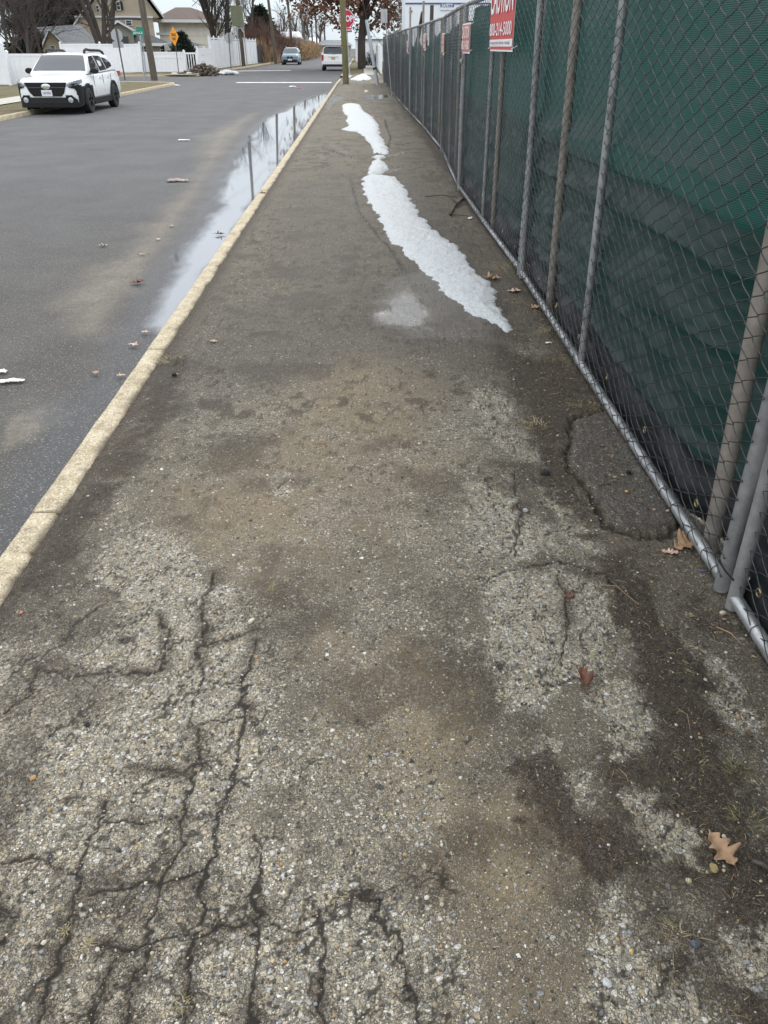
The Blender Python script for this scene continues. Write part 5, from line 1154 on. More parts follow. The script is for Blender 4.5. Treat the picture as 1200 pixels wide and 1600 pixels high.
# open garden pavilion
h = empty('garden_pavilion', (xg(290, 73), 73, 0), 0, 'open garden pavilion with low dark roof on thin posts behind the small conifer', 'pavilion'); zr = GD(0, 71, 73)[1]; ox = h.location.x
xa, xb = xg(262, 73), xg(318, 73); za = GD(0, 66, 75)[1]
MB().add([(xa-ox, -1.5, zr), (xb-ox, -1.5, zr), (xb-ox, 2.5, zr), (xa-ox, 2.5, zr), (xa*.7+xb*.3-ox, .5, za), (xa*.3+xb*.7-ox, .5, za)], [(0, 1, 5, 4), (1, 2, 5), (2, 3, 4, 5), (3, 0, 4), (0, 3, 2, 1)]).build('roof', r_dgray, h)
for a in (264, 280, 301, 316): MB().box((xg(a, 73)-ox, -1.2, zr/2), (.12, .12, zr)).build('post', MAT['black'], h)
# far white roofed buildings
def shed(label, px0, px1, pyr, pye, d, mat=r_white, wl=whitew, dep=10):
    h = empty('house', (xg((px0+px1)/2, d), d, 0), 0, label, 'house', 'distant pale roofed buildings'); X0, X1 = xg(px0, d), xg(px1, d); ze = max(.6, GD(0, pye, d)[1]); zr = GD(0, pyr, d)[1]; o = h.location.x
    wall_box(h, d, X0, X1, -.2, ze, dep, wl)
    xm0, xm1 = X0*.85+X1*.15, X0*.15+X1*.85; v = [(X0-.4-o, -.5, ze), (X1+.4-o, -.5, ze), (X1+.4-o, dep+.5, ze), (X0-.4-o, dep+.5, ze), (xm0-o, dep*.5, zr), (xm1-o, dep*.5, zr)]
    MB().add(v, [(0, 1, 5, 4), (1, 2, 5), (2, 3, 4, 5), (3, 0, 4), (0, 3, 2, 1)]).build('roof', mat, h)
    for t in (.2, .45, .7): window(h, (px0+(px1-px0)*t, pye+2, px0+(px1-px0)*(t+.1), pye+6), d-.02)
    return h
shed('pale snowy roofed building just behind the blue grey SUV', 431, 472, 48, 67, 170, dep=16); shed('grey gabled building right of the snowy roof in the distance', 462, 478, 51, 63, 185, r_gray, grayb, 14); shed('distant white roof left of the far bare tree', 480, 502, 58, 70, 200); shed('low grey roofed building above the white SUV', 496, 548, 62, 71, 165, r_gray, grayb, 14); 
h = empty('white_building', (xg(585, 108), 108, 0), 0, 'white sided building with garage doors at the end of our pavement', 'building'); d = 108
wall_box(h, d, xg(556, d), xg(640, d), 0, GD(0, 62, d)[1], 14, whitew); wall_box(h, d, xg(555, d), xg(641, d), GD(0, 62, d)[1], GD(0, 60.5, d)[1], 14.4, r_gray, 'roof', -.2)
for a in (566, 583): q0, q1 = GD(a, 70, d), GD(a+14, 84, d); MB().box(Vector(((q0[0]+q1[0])/2, d-.05, q1[1]/2+q0[1]/2))-h.location, (q1[0]-q0[0], .12, q0[1]-q1[1])).build('garage_door', trim, h)
# white pieces beside the pavement end: vinyl fence and a parked dark pickup shape seen through trunk and fence
vinyl_fence('white vinyl fence panel at the pavement edge, past the end of the green fence', [(1.35, 60), (1.45, 84)], 1.7, 2.4)
# low steps / hedge
# white trailer behind the green fence
d = 33; tr_ = empty('site_trailer', (GD(690, 0, d)[0], d, 0), 0, 'white ribbed site trailer with a blue stripe and SAFETY sign behind the green fence', 'trailer')
xa, xb = GD(633, 20, d)[0], GD(905, 20, d)[0]; z5 = GD(640, 4.2, d)[1]; z7 = GD(640, 6.5, d)[1]; zt = z5+.35; ox = tr_.location.x
ribm = N('ribbed_white_panel'); rcx = ribm.n('SeparateXYZ'); ribm.l(ribm.coord(), rcx.inputs[0]); rw_3 = ribm.math('SINE', ribm.math('MULTIPLY', rcx.outputs[0], 2*math.pi/.22))
ribm.set(Base_Color=(.76, .80, .83), Roughness=.5, Normal=ribm.bump(rw_3, .35, .02))
MB().box(((xa+xb)/2-ox, 1.3, (zt+.5)/2), (xb-xa, 2.6, zt-.5)).build('body', ribm.m, tr_); MB().box(((xa+xb)/2-ox, 1.3, zt+.03), (xb-xa+.1, 2.7, .07)).build('roof', trim, tr_)
bluem = simple('trailer_blue', (.06, .085, .25), .5); MB().box(((xa+xb)/2-ox, -.012, (z5+z7)/2), (xb-xa, .02, z5-z7)).build('stripe', bluem, tr_)
q0, q1 = GD(688, 7, d), GD(709, 16, d); c = Vector(((q0[0]+q1[0])/2-ox, -.02, (q0[1]+q1[1])/2)); sgp = MB().box(c, (q1[0]-q0[0], .03, q0[1]-q1[1])).build('sign_plate', MAT['plate'], tr_); MB().box(c+Vector((0, -.008, .05)), ((q1[0]-q0[0])*.98, .03, (q0[1]-q1[1])*.5)).build('blue_field', bluem, sgp)
text('lettering', 'SAFETY', .15, trim, sgp, Matrix.Translation(c+Vector((0, -.027, .05))) @ Matrix.Rotation(R(90), 4, 'X'), .001, bold=.004, sx=.85)
for a in (.2, 1.5, 3.0, 4.4): 
    wx = GD(700, 0, d)[0]+a; 
    if a > .6: MB().box((wx-ox, -.03, 2.1), (.7, .06, .7)).build('window', wing, tr_)
for a in (xa+.6, xb-.6, (xa+xb)/2): MB().box((a-ox, 1.3, .24), (.3, 2.0, .5)).build('support', MAT['rim'], tr_)
MB().box((GD(642, 17.5, d)[0]-ox, -.02, GD(642, 17.5, d)[1]), (.10, .03, .05)).build('marker_light', MAT['amberred'], tr_)
# dark posts and a pale chute seen over the fence
o = MB().tube([(0, 0, 0), (0, 0, 3.1)], .055, 10).build('lot_post', MAT['bark'], None, smooth='auto'); X_, Z_ = GD(675, 8, 26); o.location = (X_, 26, Z_-3.1); setp(o, 'thick dark post standing in front of the white trailer, behind the fence', 'post')

# ------------------------------------------------------------------ TREES
def branch_tubes(rg, base, H, spread, r0, levels, kids, up=.25, first=.3, wig=.12, ratio=.72):
    big, small = MB(), MB()
    def grow(p, dirv, L, r, lv):
        n = 5 if lv < 2 else 3; pts = [p]; d = dirv.normalized()
        for i in range(n):
            d = (d+Vector((rg.gauss(0, wig), rg.gauss(0, wig), rg.gauss(0, wig)+up*.12))).normalized(); pts.append(pts[-1]+d*(L/n))
        re = r*(.62 if lv < levels else .3); (big if lv < 2 else small).tube(pts, [r+(re-r)*i/n for i in range(n+1)], 8 if lv == 0 else (6 if lv == 1 else (4 if lv == 2 else 3)), caps=False)
        if lv >= levels: return
        for k in range(kids[lv]):
            t = first+(1-first)*(k+rg.random()*.8)/kids[lv] if lv == 0 else .15+.85*(k+rg.random())/kids[lv]
            t = min(t, .99); q = t*n; i = int(q); pp = pts[i].lerp(pts[min(i+1, n)], q-i); dd = (pts[min(i+1, n)]-pts[i]).normalized()
            side = dd.cross(Vector((rg.gauss(0, 1), rg.gauss(0, 1), rg.gauss(0, 1)))).normalized(); an = rg.uniform(.35, .85)*spread
            nd = dd*math.cos(an)+side*math.sin(an); nd.z += up*.5
            grow(pp, nd, L*ratio*rg.uniform(.55, 1.0)*(1-.35*t if lv == 0 else 1), max(.005, (r+(re-r)*t)*.46), lv+1)
    return grow, big, small
def bare_tree(label, px, py, d, H, r0, seed, mat=None, levels=4, kids=(9, 6, 5, 4), spread=1.0, stems=1, up=.25, group=None, trunkL=None, lean=0.0, minr=.010, first=.3):
    rg = random.Random(seed); X = GD(px, py, d)[0] if py else xg(px, d); root = empty('bare_tree', (X, d, -.05), 0, label, 'tree', group)
    grow, big, small = branch_tubes(rg, None, H, spread, r0, levels, kids, up, first)
    for s_ in range(stems):
        a = 2*math.pi*s_/stems+rg.random(); k = 0 if stems == 1 else .22
        grow(Vector((0, 0, 0)), Vector((math.cos(a)*k+lean, math.sin(a)*k, 1)), (trunkL or H*.62)*rg.uniform(.9, 1.05), r0*(1 if stems == 1 else .62), 0)
    big.build('trunk', MAT['bark'], root, smooth=True, fix=False); small.build('crown', mat or MAT['twig'], root, smooth=True, fix=False); return root
def conifer(label, px, d, H, Rb, seed, mat, n=9000, leaf=.16, group=None, blunt=.0, base=.05, py=None):
    rg = np.random.default_rng(seed); X = xg(px, d); root = empty('conifer', (X, d, -.05), 0, label, 'tree', group)
    MB().tube([(0, 0, 0), (0, 0, H*.96)], [Rb*.06+.05, .02], 8).build('trunk', MAT['bark'], root, smooth=True)
    t = rg.random(n)**.75; z = H*(base+(1-base)*(1-t)*1.0); z = H*base+(H-H*base)*(rg.random(n)**1.25); f = 1-(z-H*base)/(H-H*base)
    th = rg.random(n)*2*math.pi; tier = .80+.25*np.sin(z/H*55+th*2.0)+.25*(vnoise(th*2.2, z*1.3, seed)-.5)
    rad = (Rb*(f**(.85-blunt)))*tier*(.35+.65*np.sqrt(rg.random(n)))+.03
    C = np.stack([rad*np.cos(th), rad*np.sin(th), z-rad*.22], -1)
    out = np.stack([np.cos(th), np.sin(th), -.25+.5*rg.standard_normal(n)], -1)+.45*rg.standard_normal((n, 3)); out /= np.linalg.norm(out, axis=1)[:, None]
    sd = np.cross(out, rg.standard_normal((n, 3))); sd /= np.linalg.norm(sd, axis=1)[:, None]; s_ = leaf*(.6+.9*rg.random(n))[:, None]
    V = np.stack([C-sd*s_*.28, C+sd*s_*.28, C+out*s_*1.5+sd*s_*.10, C+out*s_*1.5-sd*s_*.10], 1).reshape(-1, 3)
    np_mesh('crown', V, np.arange(4*n).reshape(-1, 4), mat, root); return root
conifer('small dark conifer behind the low white fence, right of the orange diamond sign', 288, 66.5, GD(286, 50, 66.5)[1], 1.75, 3, MAT['needles'], 12000, .13, blunt=.2)
conifer('tall dark evergreen beside the distant thin pole', 411, 118, GD(411, 10, 118)[1], 4.3, 4, MAT['needles2'], 11000, .34, blunt=.1)
G_W = 'dark winter woods beyond the left fences'
for j, (px, d, H, Rb, lb) in enumerate([(100, 108, 19, 5.0, 'dark evergreen rising over the left end of the grey roof'), (122, 112, 22, 5.5, 'tall dark evergreen behind the grey roofed house, near the many stemmed tree'), (82, 116, 20, 5.5, 'dark evergreen among bare trees left of the grey roof')]):
    conifer(lb, px, d, H, Rb, 20+j, MAT['needles'], 14000, .42, G_W, .35, .02)
for j, (px, d, H) in enumerate([(-34, 74, 15), (-10, 84, 17), (12, 70, 13), (30, 92, 18), (54, 84, 17), (76, 98, 18), (20, 104, 20), (-24, 100, 20), (2, 116, 22), (44, 112, 21), (66, 74, 12), (98, 100, 19)]):
    bare_tree(['purplish leafless tree cut by the left edge, lowest of the dark woods', 'purplish leafless tree behind the tall fence at the far left', 'small leafless tree over the low fence at the left edge', 'leafless tree behind the small fan shaped tree', 'leafless tree above the parked car hood', 'leafless tree against the dark evergreens', 'tall leafless tree deep in the left woods', 'tall leafless tree at the left edge of the woods', 'tallest leafless tree at the back of the left woods', 'tall leafless tree behind the fan shaped tree, deep in the woods', 'low leafless tree beside the yellow beige gable', 'leafless tree in front of the dark evergreens'][j], px, None, d, H, .12, 100+j, MAT['twig_purple'], 4, (16, 9, 7, 5), 1.05, 1, .18, G_W, H*.8, first=.08)
bare_tree('small fan shaped leafless tree behind the low white fence and white car', 48, 93, 50, 5.0, .13, 31, MAT['twig'], 4, (11, 7, 5, 3), 1.0, 1, .45, None, 3.4, first=.2)
bare_tree('many stemmed bare tree with thick dark stems in front of the beige house', 161, 78, 68, 11, .34, 37, MAT['twig'], 4, (7, 6, 5, 4), .85, 4, .5, None, 9.0, first=.22)
bare_tree('spreading bare tree before the cream house, stems rising behind the tall picket fence', 340, 68, 88, 13, .34, 41, MAT['twig'], 4, (8, 6, 5, 4), 1.0, 4, .5, None, 7.6, first=.2)
bare_tree('thin bare tree behind the pole with the olive box', 398, None, 112, 10, .2, 43, MAT['twig_purple'], 4, (9, 6, 5, 3), 1.0, 1, .3, 'bare trees far down the road', 7.5)
for j, (px, d, H, lb) in enumerate([(501, 170, 10, 'bare tree with dark trunk left of the white SUV roof'), (473, 180, 11, 'bare tree between the far poles above the reed hedge'), (440, 190, 13, 'faint bare tree over the snowy roof'), (459, 200, 11, 'faint bare tree right of the snowy roof'), (488, 210, 11, 'faint distant bare tree near the shortest pole')]):
    bare_tree(lb, px, None, d, H, .28, 60+j, MAT['twig_purple'], 4, (8, 6, 4, 3), 1.0, 1, .3, 'bare trees far down the road', H*.62)
# reddish leafless shrubs and tan hedge
def shrub(label, px, d, w_, H, seed, mat, n=240, dep=2.0, name='shrub', cat='shrub', group=None, base=0.0):
    rg = random.Random(seed); root = empty(name, (xg(px, d), d, base), 0, label, cat, group); b = MB()
    for i in range(n):
        p = Vector((rg.uniform(-w_/2, w_/2), rg.uniform(-dep/2, dep/2), 0)); hh = H*(1-.5*abs(p.x/(w_/2))**2.2)*rg.uniform(.55, 1.05); d_ = Vector((rg.gauss(0, .28), rg.gauss(0, .28), 1)).normalized()
        pts = [p]; 
        for k in range(4): d_ = (d_+Vector((rg.gauss(0, .14), rg.gauss(0, .14), .05))).normalized(); pts.append(pts[-1]+d_*hh/4)
        b.tube(pts, [.03, .024, .018, .012, .006], 3, caps=False)
        for k in range(9):
            t = rg.uniform(.8, 3.9); i0 = int(t); q = pts[i0].lerp(pts[i0+1], t-i0); e_ = (d_+Vector((rg.gauss(0, .7), rg.gauss(0, .7), rg.gauss(.2, .4)))).normalized()*hh*rg.uniform(.10, .28); b.tube([q, q+e_*.5+Vector((rg.gauss(0, .03), 0, .02)), q+e_], [.010, .008, .004], 3, caps=False)
    b.build('stems', mat, root, smooth=True, fix=False); return root
shrub('reddish brown leafless shrubs massed behind the dark board fence, left part', 398, 108, 7, 4.6, 5, MAT['twig_red'], 420, 4, group='reddish shrubs'); shrub('reddish brown leafless shrubs at the foot of the tall evergreen, right part', 420, 114, 7.5, 4.9, 6, MAT['twig_red'], 420, 4, group='reddish shrubs')
shrub('low ochre twiggy shrub against the dark board fence', 413, 104, 4, 2.6, 8, MAT['reed'], 160, 1.5)
def hedge(label, px0, px1, d0, d1, H, seed, n=26000, leaf=.2):
    rg = np.random.default_rng(seed); x0, x1 = xg(px0, d0), xg(px1, d1); t = rg.random(n); X = x0+(x1-x0)*t+rg.normal(0, .5, n); Y = d0+(d1-d0)*t+rg.normal(0, .8, n); top = H*(.78+.4*vnoise(t*14, t*0+3.3, seed)); Z = top*rg.random(n)**.8
    C = np.stack([X-x0, Y-d0, Z], -1); o_ = rg.normal(0, .5, (n, 3)); o_[:, 2] += .9; o_ /= np.linalg.norm(o_, axis=1)[:, None]; s_ = np.cross(o_, rg.normal(0, 1, (n, 3))); s_ /= np.linalg.norm(s_, axis=1)[:, None]; L_ = leaf*(1+2*rg.random(n))[:, None]
    V = np.stack([C-s_*leaf*.14, C+s_*leaf*.14, C+o_*L_+s_*.01, C+o_*L_-s_*.01], 1).reshape(-1, 3); o = np_mesh('reed_hedge', V, np.arange(4*n).reshape(-1, 4), MAT['reed']); o.location = (x0, d0, -.05); return setp(o, label, 'hedge')
hedge('tall tan reed hedge running behind the blue grey SUV', 436, 470, 125, 150, 2.5, 4); hedge('lower tan reeds along the kerb right of the blue grey SUV', 468, 494, 122, 160, 1.9, 5, 16000)
# brown leaved oak on our side
od = 76; oak = bare_tree('oak with dead brown leaves standing by the pavement behind the STOP sign', 565, 106, od, 14, .36, 77, MAT['twig'], 4, (12, 7, 5, 4), 1.15, 1, .2, None, 10.5, first=.22)
rg = np.random.default_rng(9); ncl = 560; ex = []; 
cl = []
while len(cl) < ncl:
    p = rg.normal(0, 1, 3)*[4.2, 3.6, 3.0]+[-.6, 0, 8.6]
    if p[2] > 2.4+abs(p[0])*.18 and abs(p[0]) < 7.2 and p[2] < 15: cl.append(p)
C = (np.array(cl)[:, None, :]+rg.normal(0, .42, (ncl, 30, 3))).reshape(-1, 3); n = len(C)
o_ = rg.normal(0, 1, (n, 3)); o_ /= np.linalg.norm(o_, axis=1)[:, None]; s_ = np.cross(o_, rg.normal(0, 1, (n, 3))); s_ /= np.linalg.norm(s_, axis=1)[:, None]; L_ = (.13+.12*rg.random(n))[:, None]
V = np.stack([C-o_*L_, C+s_*L_*.55, C+o_*L_, C-s_*L_*.55], 1).reshape(-1, 3); np_mesh('leaves', V, np.arange(4*n).reshape(-1, 4), MAT['oakleaf'], oak)
shrub('small leafless bush by the lot behind the fence, before the trailer end', 650, 52, 2.4, 4.6, 12, MAT['twig'], 110, 3, base=-.1)
for j, (px, d, H) in enumerate([(625, 95, 11), (650, 120, 12)]): bare_tree(['pale bare tree above the far end of the fence', 'bare tree behind the white trailer'][j], px, None, d, H, .2, 85+j, MAT['twig'], 4, (9, 6, 5, 3), 1.05, 1, .25, None, H*.6)
lawn_strip('verge', -1.15, 1.6, 58, 140, -.03, MAT['lawn'], 10, 60, .02); sheet('far_pavement', .15, 1.15, 57.5, 140, .012, MAT['concrete']); 
o = kerb_line([(KX1-.0, y) for y in np.arange(55.5, 140, 3.0)]).build('far_kerb', km.m, None, smooth='auto'); setp(o, kind='structure')
shrub('clipped dark bush beside the pavement before the white building', 580, 86, 1.3, 1.3, 13, MAT['needles'], 90, 1.0)
# ------------------------------------------------------------------ SMALL THINGS ON THE GROUND
def loc_px(px, py, on='walk', lift=0.0):
    if on == 'road': x, y = G(px, py, ROADZ); return Vector((x, y, ROADZ+.008+lift))
    x, y = G(px, py, 0); return Vector((x, y, ground_z(x, y)+lift))
leafm = []
for nm, a, b in (('tan_leaf', (.26, .155, .085), (.42, .28, .17)), ('rust_leaf', (.085, .036, .022), (.20, .085, .05)), ('pale_leaf', (.40, .27, .20), (.58, .43, .33))):
    mm_ = N(nm); c = mm_.coord(); mm_.set(Base_Color=mm_.ramp(mm_.noise(c, 35, 5, .7), [(.3, a), (.7, b)]), Roughness=.7, Normal=mm_.bump(mm_.noise(c, 120, 3), .4, .003)); leafm.append(mm_.m)
def oak_leaf(label, px, py, size, rz, mi, seed, on='walk', curl=.3, tilt=0.1, wf=1.0, group='fallen leaves'):
    rg = random.Random(seed); nl = 4; out = []
    if on == 'road': size *= .68; curl = min(curl, .4)
    L_ = size      # lobed outline, one side, tip at +x
    for i in range(41):
        t = i/40; env = math.sin(math.pi*min(1, t*1.02)**.8)*.36+.02; lob = .58+.42*math.cos(2*math.pi*(t*nl-.25)); out.append((t, env*(.30+.80*max(0, lob)**.8)))
    vs = []; nx = len(out)
    for t, wd in out:
        for f in (-1, -.55, 0, .55, 1):
            y = f*wd; z = curl*(t-.5)**2*.9+curl*abs(y)**1.4*1.6*(1+.6*math.sin(t*17+f*2+seed))+.02*math.sin(t*40)*abs(f); vs.append((L_*(t-.5+.05*f*f*.4), L_*y*.98*wf, L_*z))
    V = np.array(vs); F = grid_faces(nx, 5); o = np_mesh('fallen_leaf', V, F, leafm[mi], smooth=True)
    so = o.modifiers.new('thickness', 'SOLIDIFY'); so.thickness = .0012
    st_ = MB().tube([(-L_*.5, 0, L_*curl*.22), (-L_*.64, L_*.02, L_*curl*.15), (-L_*.74, L_*.05, .004)], [.0014, .0014, .001], 5).build('stem', leafm[1], o)
    o.location = loc_px(px, py, on, .006-V[:, 2].min()*.6); o.rotation_euler = (rg.uniform(-tilt, tilt), rg.uniform(-tilt, tilt), R(rz)); return setp(o, label, 'leaf', group)
oak_leaf('large curled tan oak leaf against the bright bottom rail near the panel joint', 1070, 853, .115, 200, 0, 1, curl=.75, tilt=.35)
oak_leaf('torn tan leaf scrap left of the large curled oak leaf', 1046, 866, .06, 160, 2, 2)
oak_leaf('rust brown torn oak leaf lying on the bright gravel patch', 913, 1066, .088, 82, 1, 3, curl=.95, tilt=.3, wf=.72)
oak_leaf('dried tan oak leaf with a hole between lobes on the dark soil at lower right', 1124, 1330, .088, 112, 0, 4, curl=.6, tilt=.25)
oak_leaf('pinkish tan oak leaf at the right edge of the long snow strip', 769, 437, .14, 8, 0, 5, curl=.6)
oak_leaf('flat pale oak leaf between the snow tip and the fence rail', 803, 457, .11, 170, 2, 6, curl=.25)
oak_leaf('small tan leaf tucked beside the rail below the pale one', 838, 482, .10, 30, 0, 7)
oak_leaf('rusty rolled leaf on road left of the puddle tail', 215, 444, .18, 178, 1, 8, 'road', .9)
oak_leaf('pale yellow leaf on wet road just before the puddle tail', 228, 522, .09, 10, 2, 9, 'road'); oak_leaf('pinkish oak leaf on the damp road below the puddle tail', 209, 542, .11, 165, 2, 10, 'road', .3)
oak_leaf('small brown oak leaf on damp road beside the kerb', 150, 586, .08, 150, 0, 11, 'road'); oak_leaf('pale leaf lying against the kerb face', 190, 590, .08, 15, 2, 12, 'road')
oak_leaf('brown leaf floating in the gutter puddle near the kerb', 344, 368, .16, 12, 1, 13, 'road', .8)
oak_leaf('cream leaf on road left of the lower puddle', 222, 400, .09, 30, 2, 14, 'road'); oak_leaf('small cream leaf on the silt margin of the puddle', 248, 376, .09, 80, 2, 15, 'road'); oak_leaf('pale fleck of leaf up the silt margin', 268, 355, .10, 0, 2, 16, 'road')
oak_leaf('tiny pale leaf on the dark pavement near the kerb', 334, 534, .05, 0, 2, 17); oak_leaf('thin pale leaf curl on road left of centre', 162, 386, .13, 20, 2, 18, 'road', .8)
oak_leaf('dark rusty leaf scrap on kerb top beside the puddle', 412, 302, .10, 10, 1, 19); oak_leaf('rust leaf scrap on the soil band at right', 890, 934, .035, 20, 1, 22)
# paper litter on the road
pap = simple('crumpled_paper', (.78, .77, .74), .7, var=.06); cardb = simple('soggy_cardboard', (.33, .27, .24), .85, var=.3)
def scrap(label, name, cat, px, py, w_, h_, mat, seed, on='road', rz=0, lump=.25):
    a, b = np.meshgrid(np.linspace(-.5, .5, 22), np.linspace(-.5, .5, 14)); s = sdf_poly(a, b, [(-.5, -.2), (-.3, -.45), (.1, -.3), (.48, -.42), (.5, .1), (.2, .2), (.1, .45), (-.2, .3), (-.45, .4)])+(fbm(a, b, 5, 3, seed)-.5)*.2
    z = .30*lump*h_*(.2+fbm(a, b, 4, 4, seed+3))*np.clip(-s*8, 0, 1)+.003; F = grid_faces(14, 22); k = (s < .0).ravel(); F = F[k[F].all(1)]; u = np.unique(F); rm_ = np.full(a.size, -1); rm_[u] = np.arange(len(u))
    o = np_mesh(name, np.stack([a*w_, b*h_, z], -1).reshape(-1, 3)[u], rm_[F], mat, smooth=True); m_ = o.modifiers.new('thickness', 'SOLIDIFY'); m_.thickness = .002
    o.location = loc_px(px, py, on, .002); o.rotation_euler[2] = R(rz); return setp(o, label, cat)
scrap('white crumpled paper strip on the road at the left edge', 'paper_scrap', 'litter', 18, 598, .16, .07, pap, 3, rz=8, lump=.5); scrap('white paper triangle on the road at the left edge, above the strip', 'paper_scrap', 'litter', 5, 583, .06, .07, pap, 4, lump=.5)
scrap('flattened grey brown cardboard wad on the road left of the puddle', 'cardboard_wad', 'litter', 278, 284, .34, .22, cardb, 5, rz=5, lump=.6); scrap('small white paper on the middle of the road', 'paper_scrap', 'litter', 287, 220, .28, .16, pap, 6, lump=.4)
scrap('white scrap on the road near the far end of the puddle', 'paper_scrap', 'litter', 457, 136, .4, .5, pap, 7, lump=.3); scrap('red scrap beside white paper near the far end of the puddle', 'wrapper', 'litter', 467, 138.5, .3, .4, stop_red, 8, lump=.3)
scrap('white scrap by the fence rail among dry grass', 'paper_scrap', 'litter', 857, 535, .045, .03, pap, 9, 'walk', lump=1.0); scrap('white scrap against the rail before the second joint', 'paper_scrap', 'litter', 735, 342, .09, .06, pap, 10, 'walk', 60, .8); scrap('blue and yellow wrapper fragment in the leaf litter by the panel joint', 'wrapper', 'litter', 1097, 893, .022, .016, simple('wrapper_print', (.12, .13, .42), .4, var=.9, scale=90), 11, 'walk', lump=.6)
# loose stones big enough to point at
def stone(label, px, py, r, col, seed, sq=(1, .85, .65), on='walk', name='stone'):
    vs, fs = rock(r, seed, sq, 3); m = simple(name+'_surface', col, .9, var=.3, scale=40, bump=.5, bscale=150); o = MB().add(vs, fs).build(name, m, None, smooth='auto'); o.location = loc_px(px, py, on, r*sq[2]*.55); o.rotation_euler[2] = seed; return setp(o, label, 'stone', 'loose stones')
stone('cream white stone alone left of centre on the worn gravel', 393, 972, .0135, (.62, .58, .47), 1); stone('grey angular stone on the dark soil between gravel patches', 821, 801, .014, (.36, .37, .36), 2); stone('black asphalt lump left of the raised patch', 851, 742, .022, (.02, .02, .021), 3); stone('black asphalt lump lying on the raised dark patch', 980, 746, .017, (.018, .018, .02), 4)
stone('orange pebble on the raised dark patch', 978, 774, .0085, (.62, .33, .07), 5); stone('round tan pebble near the lower end of the raised patch', 1042, 806, .010, (.42, .31, .2), 6); stone('small tan pebble left of the round one on the raised patch', 1020, 804, .008, (.34, .25, .17), 7); stone('olive tan pebble touching the dried leaf at lower right', 1114, 1358, .0125, (.30, .25, .11), 8); stone('slate blue stone on the soil at lower right', 1086, 1477, .012, (.10, .115, .14), 9)
stone('yellow pebble on the pale gravel patch at bottom right', 986, 1489, .006, (.62, .47, .15), 10); stone('black pebble among gravel at lower left', 137, 1133, .011, (.02, .02, .02), 11); stone('white pebble on the dark pavement near the kerb', 253, 735, .0095, (.66, .64, .58), 12); stone('orange red brick crumb on dark soil at the left edge', 33, 958, .008, (.55, .20, .11), 13); stone('orange pebble trio leader at lower left', 53, 1219, .009, (.42, .26, .12), 14); stone('dark cinder beside the kerb near the grass tuft', 273, 588, .018, (.02, .02, .02), 15); stone('grey white chip on fence side litter near the rail', 1129, 960, .012, (.55, .48, .42), 16); stone('yellow cream pebble near bottom right centre', 1075, 1379, .008, (.5, .42, .27), 17); stone('pale quartz stone at bottom right', 948, 1537, .011, (.5, .52, .53), 18)
# loose gravel, uncountable: one mesh
rg = np.random.default_rng(21); bases = [rock(1.0, 200+i, (1, rg.uniform(.6, 1), rg.uniform(.45, .75)), 1) for i in range(8)]
VS, FS, TONE, off = [], [], [], 0; cnt = 0
xx = rg.uniform(-1.22, 1.35, 60000); yy = .35+3.9*rg.random(60000)**1.7
ci = np.clip(np.searchsorted(xs, xx), 0, len(xs)-1); ri = np.clip(np.searchsorted(ds, yy), 0, len(ds)-1)
wgt = .06+.55*np.clip(expo[ri, ci], 0, 1)+.4*crack[ri, ci]+.15*dirt[ri, ci]; ok = rg.random(60000) < wgt*.45
for x, y, i, j in zip(xx[ok], yy[ok], ri[ok], ci[ok]):
    r = min(.0085, .0020+rg.exponential(.0014)); v, f = bases[rg.integers(8)]; an = rg.random()*6.283; c, s = math.cos(an), math.sin(an); v = np.array(v)*r; v = np.stack([v[:, 0]*c-v[:, 1]*s, v[:, 0]*s+v[:, 1]*c, v[:, 2]], -1)+[x, y, ZZ[i, j]+r*.18]
    VS.append(v); FS.append(np.array(f)+off); off += len(v); TONE.append(np.full(len(v), rg.random()))
gvm = N('loose_gravel'); gvm.set(Base_Color=gvm.ramp(gvm.attr('tone'), [(0, (.05, .05, .05)), (.14, (.12, .12, .125)), (.28, (.25, .215, .15)), (.45, (.23, .24, .255)), (.6, (.40, .35, .25)), (.76, (.50, .46, .37)), (.87, (.36, .235, .12)), (.93, (.50, .48, .43)), (1, (.42, .44, .47))], 'CONSTANT'), Roughness=.85)
setp(np_mesh('gravel', np.concatenate(VS), np.concatenate(FS), gvm.m, attrs={'tone': np.concatenate(TONE)}), kind='stuff')
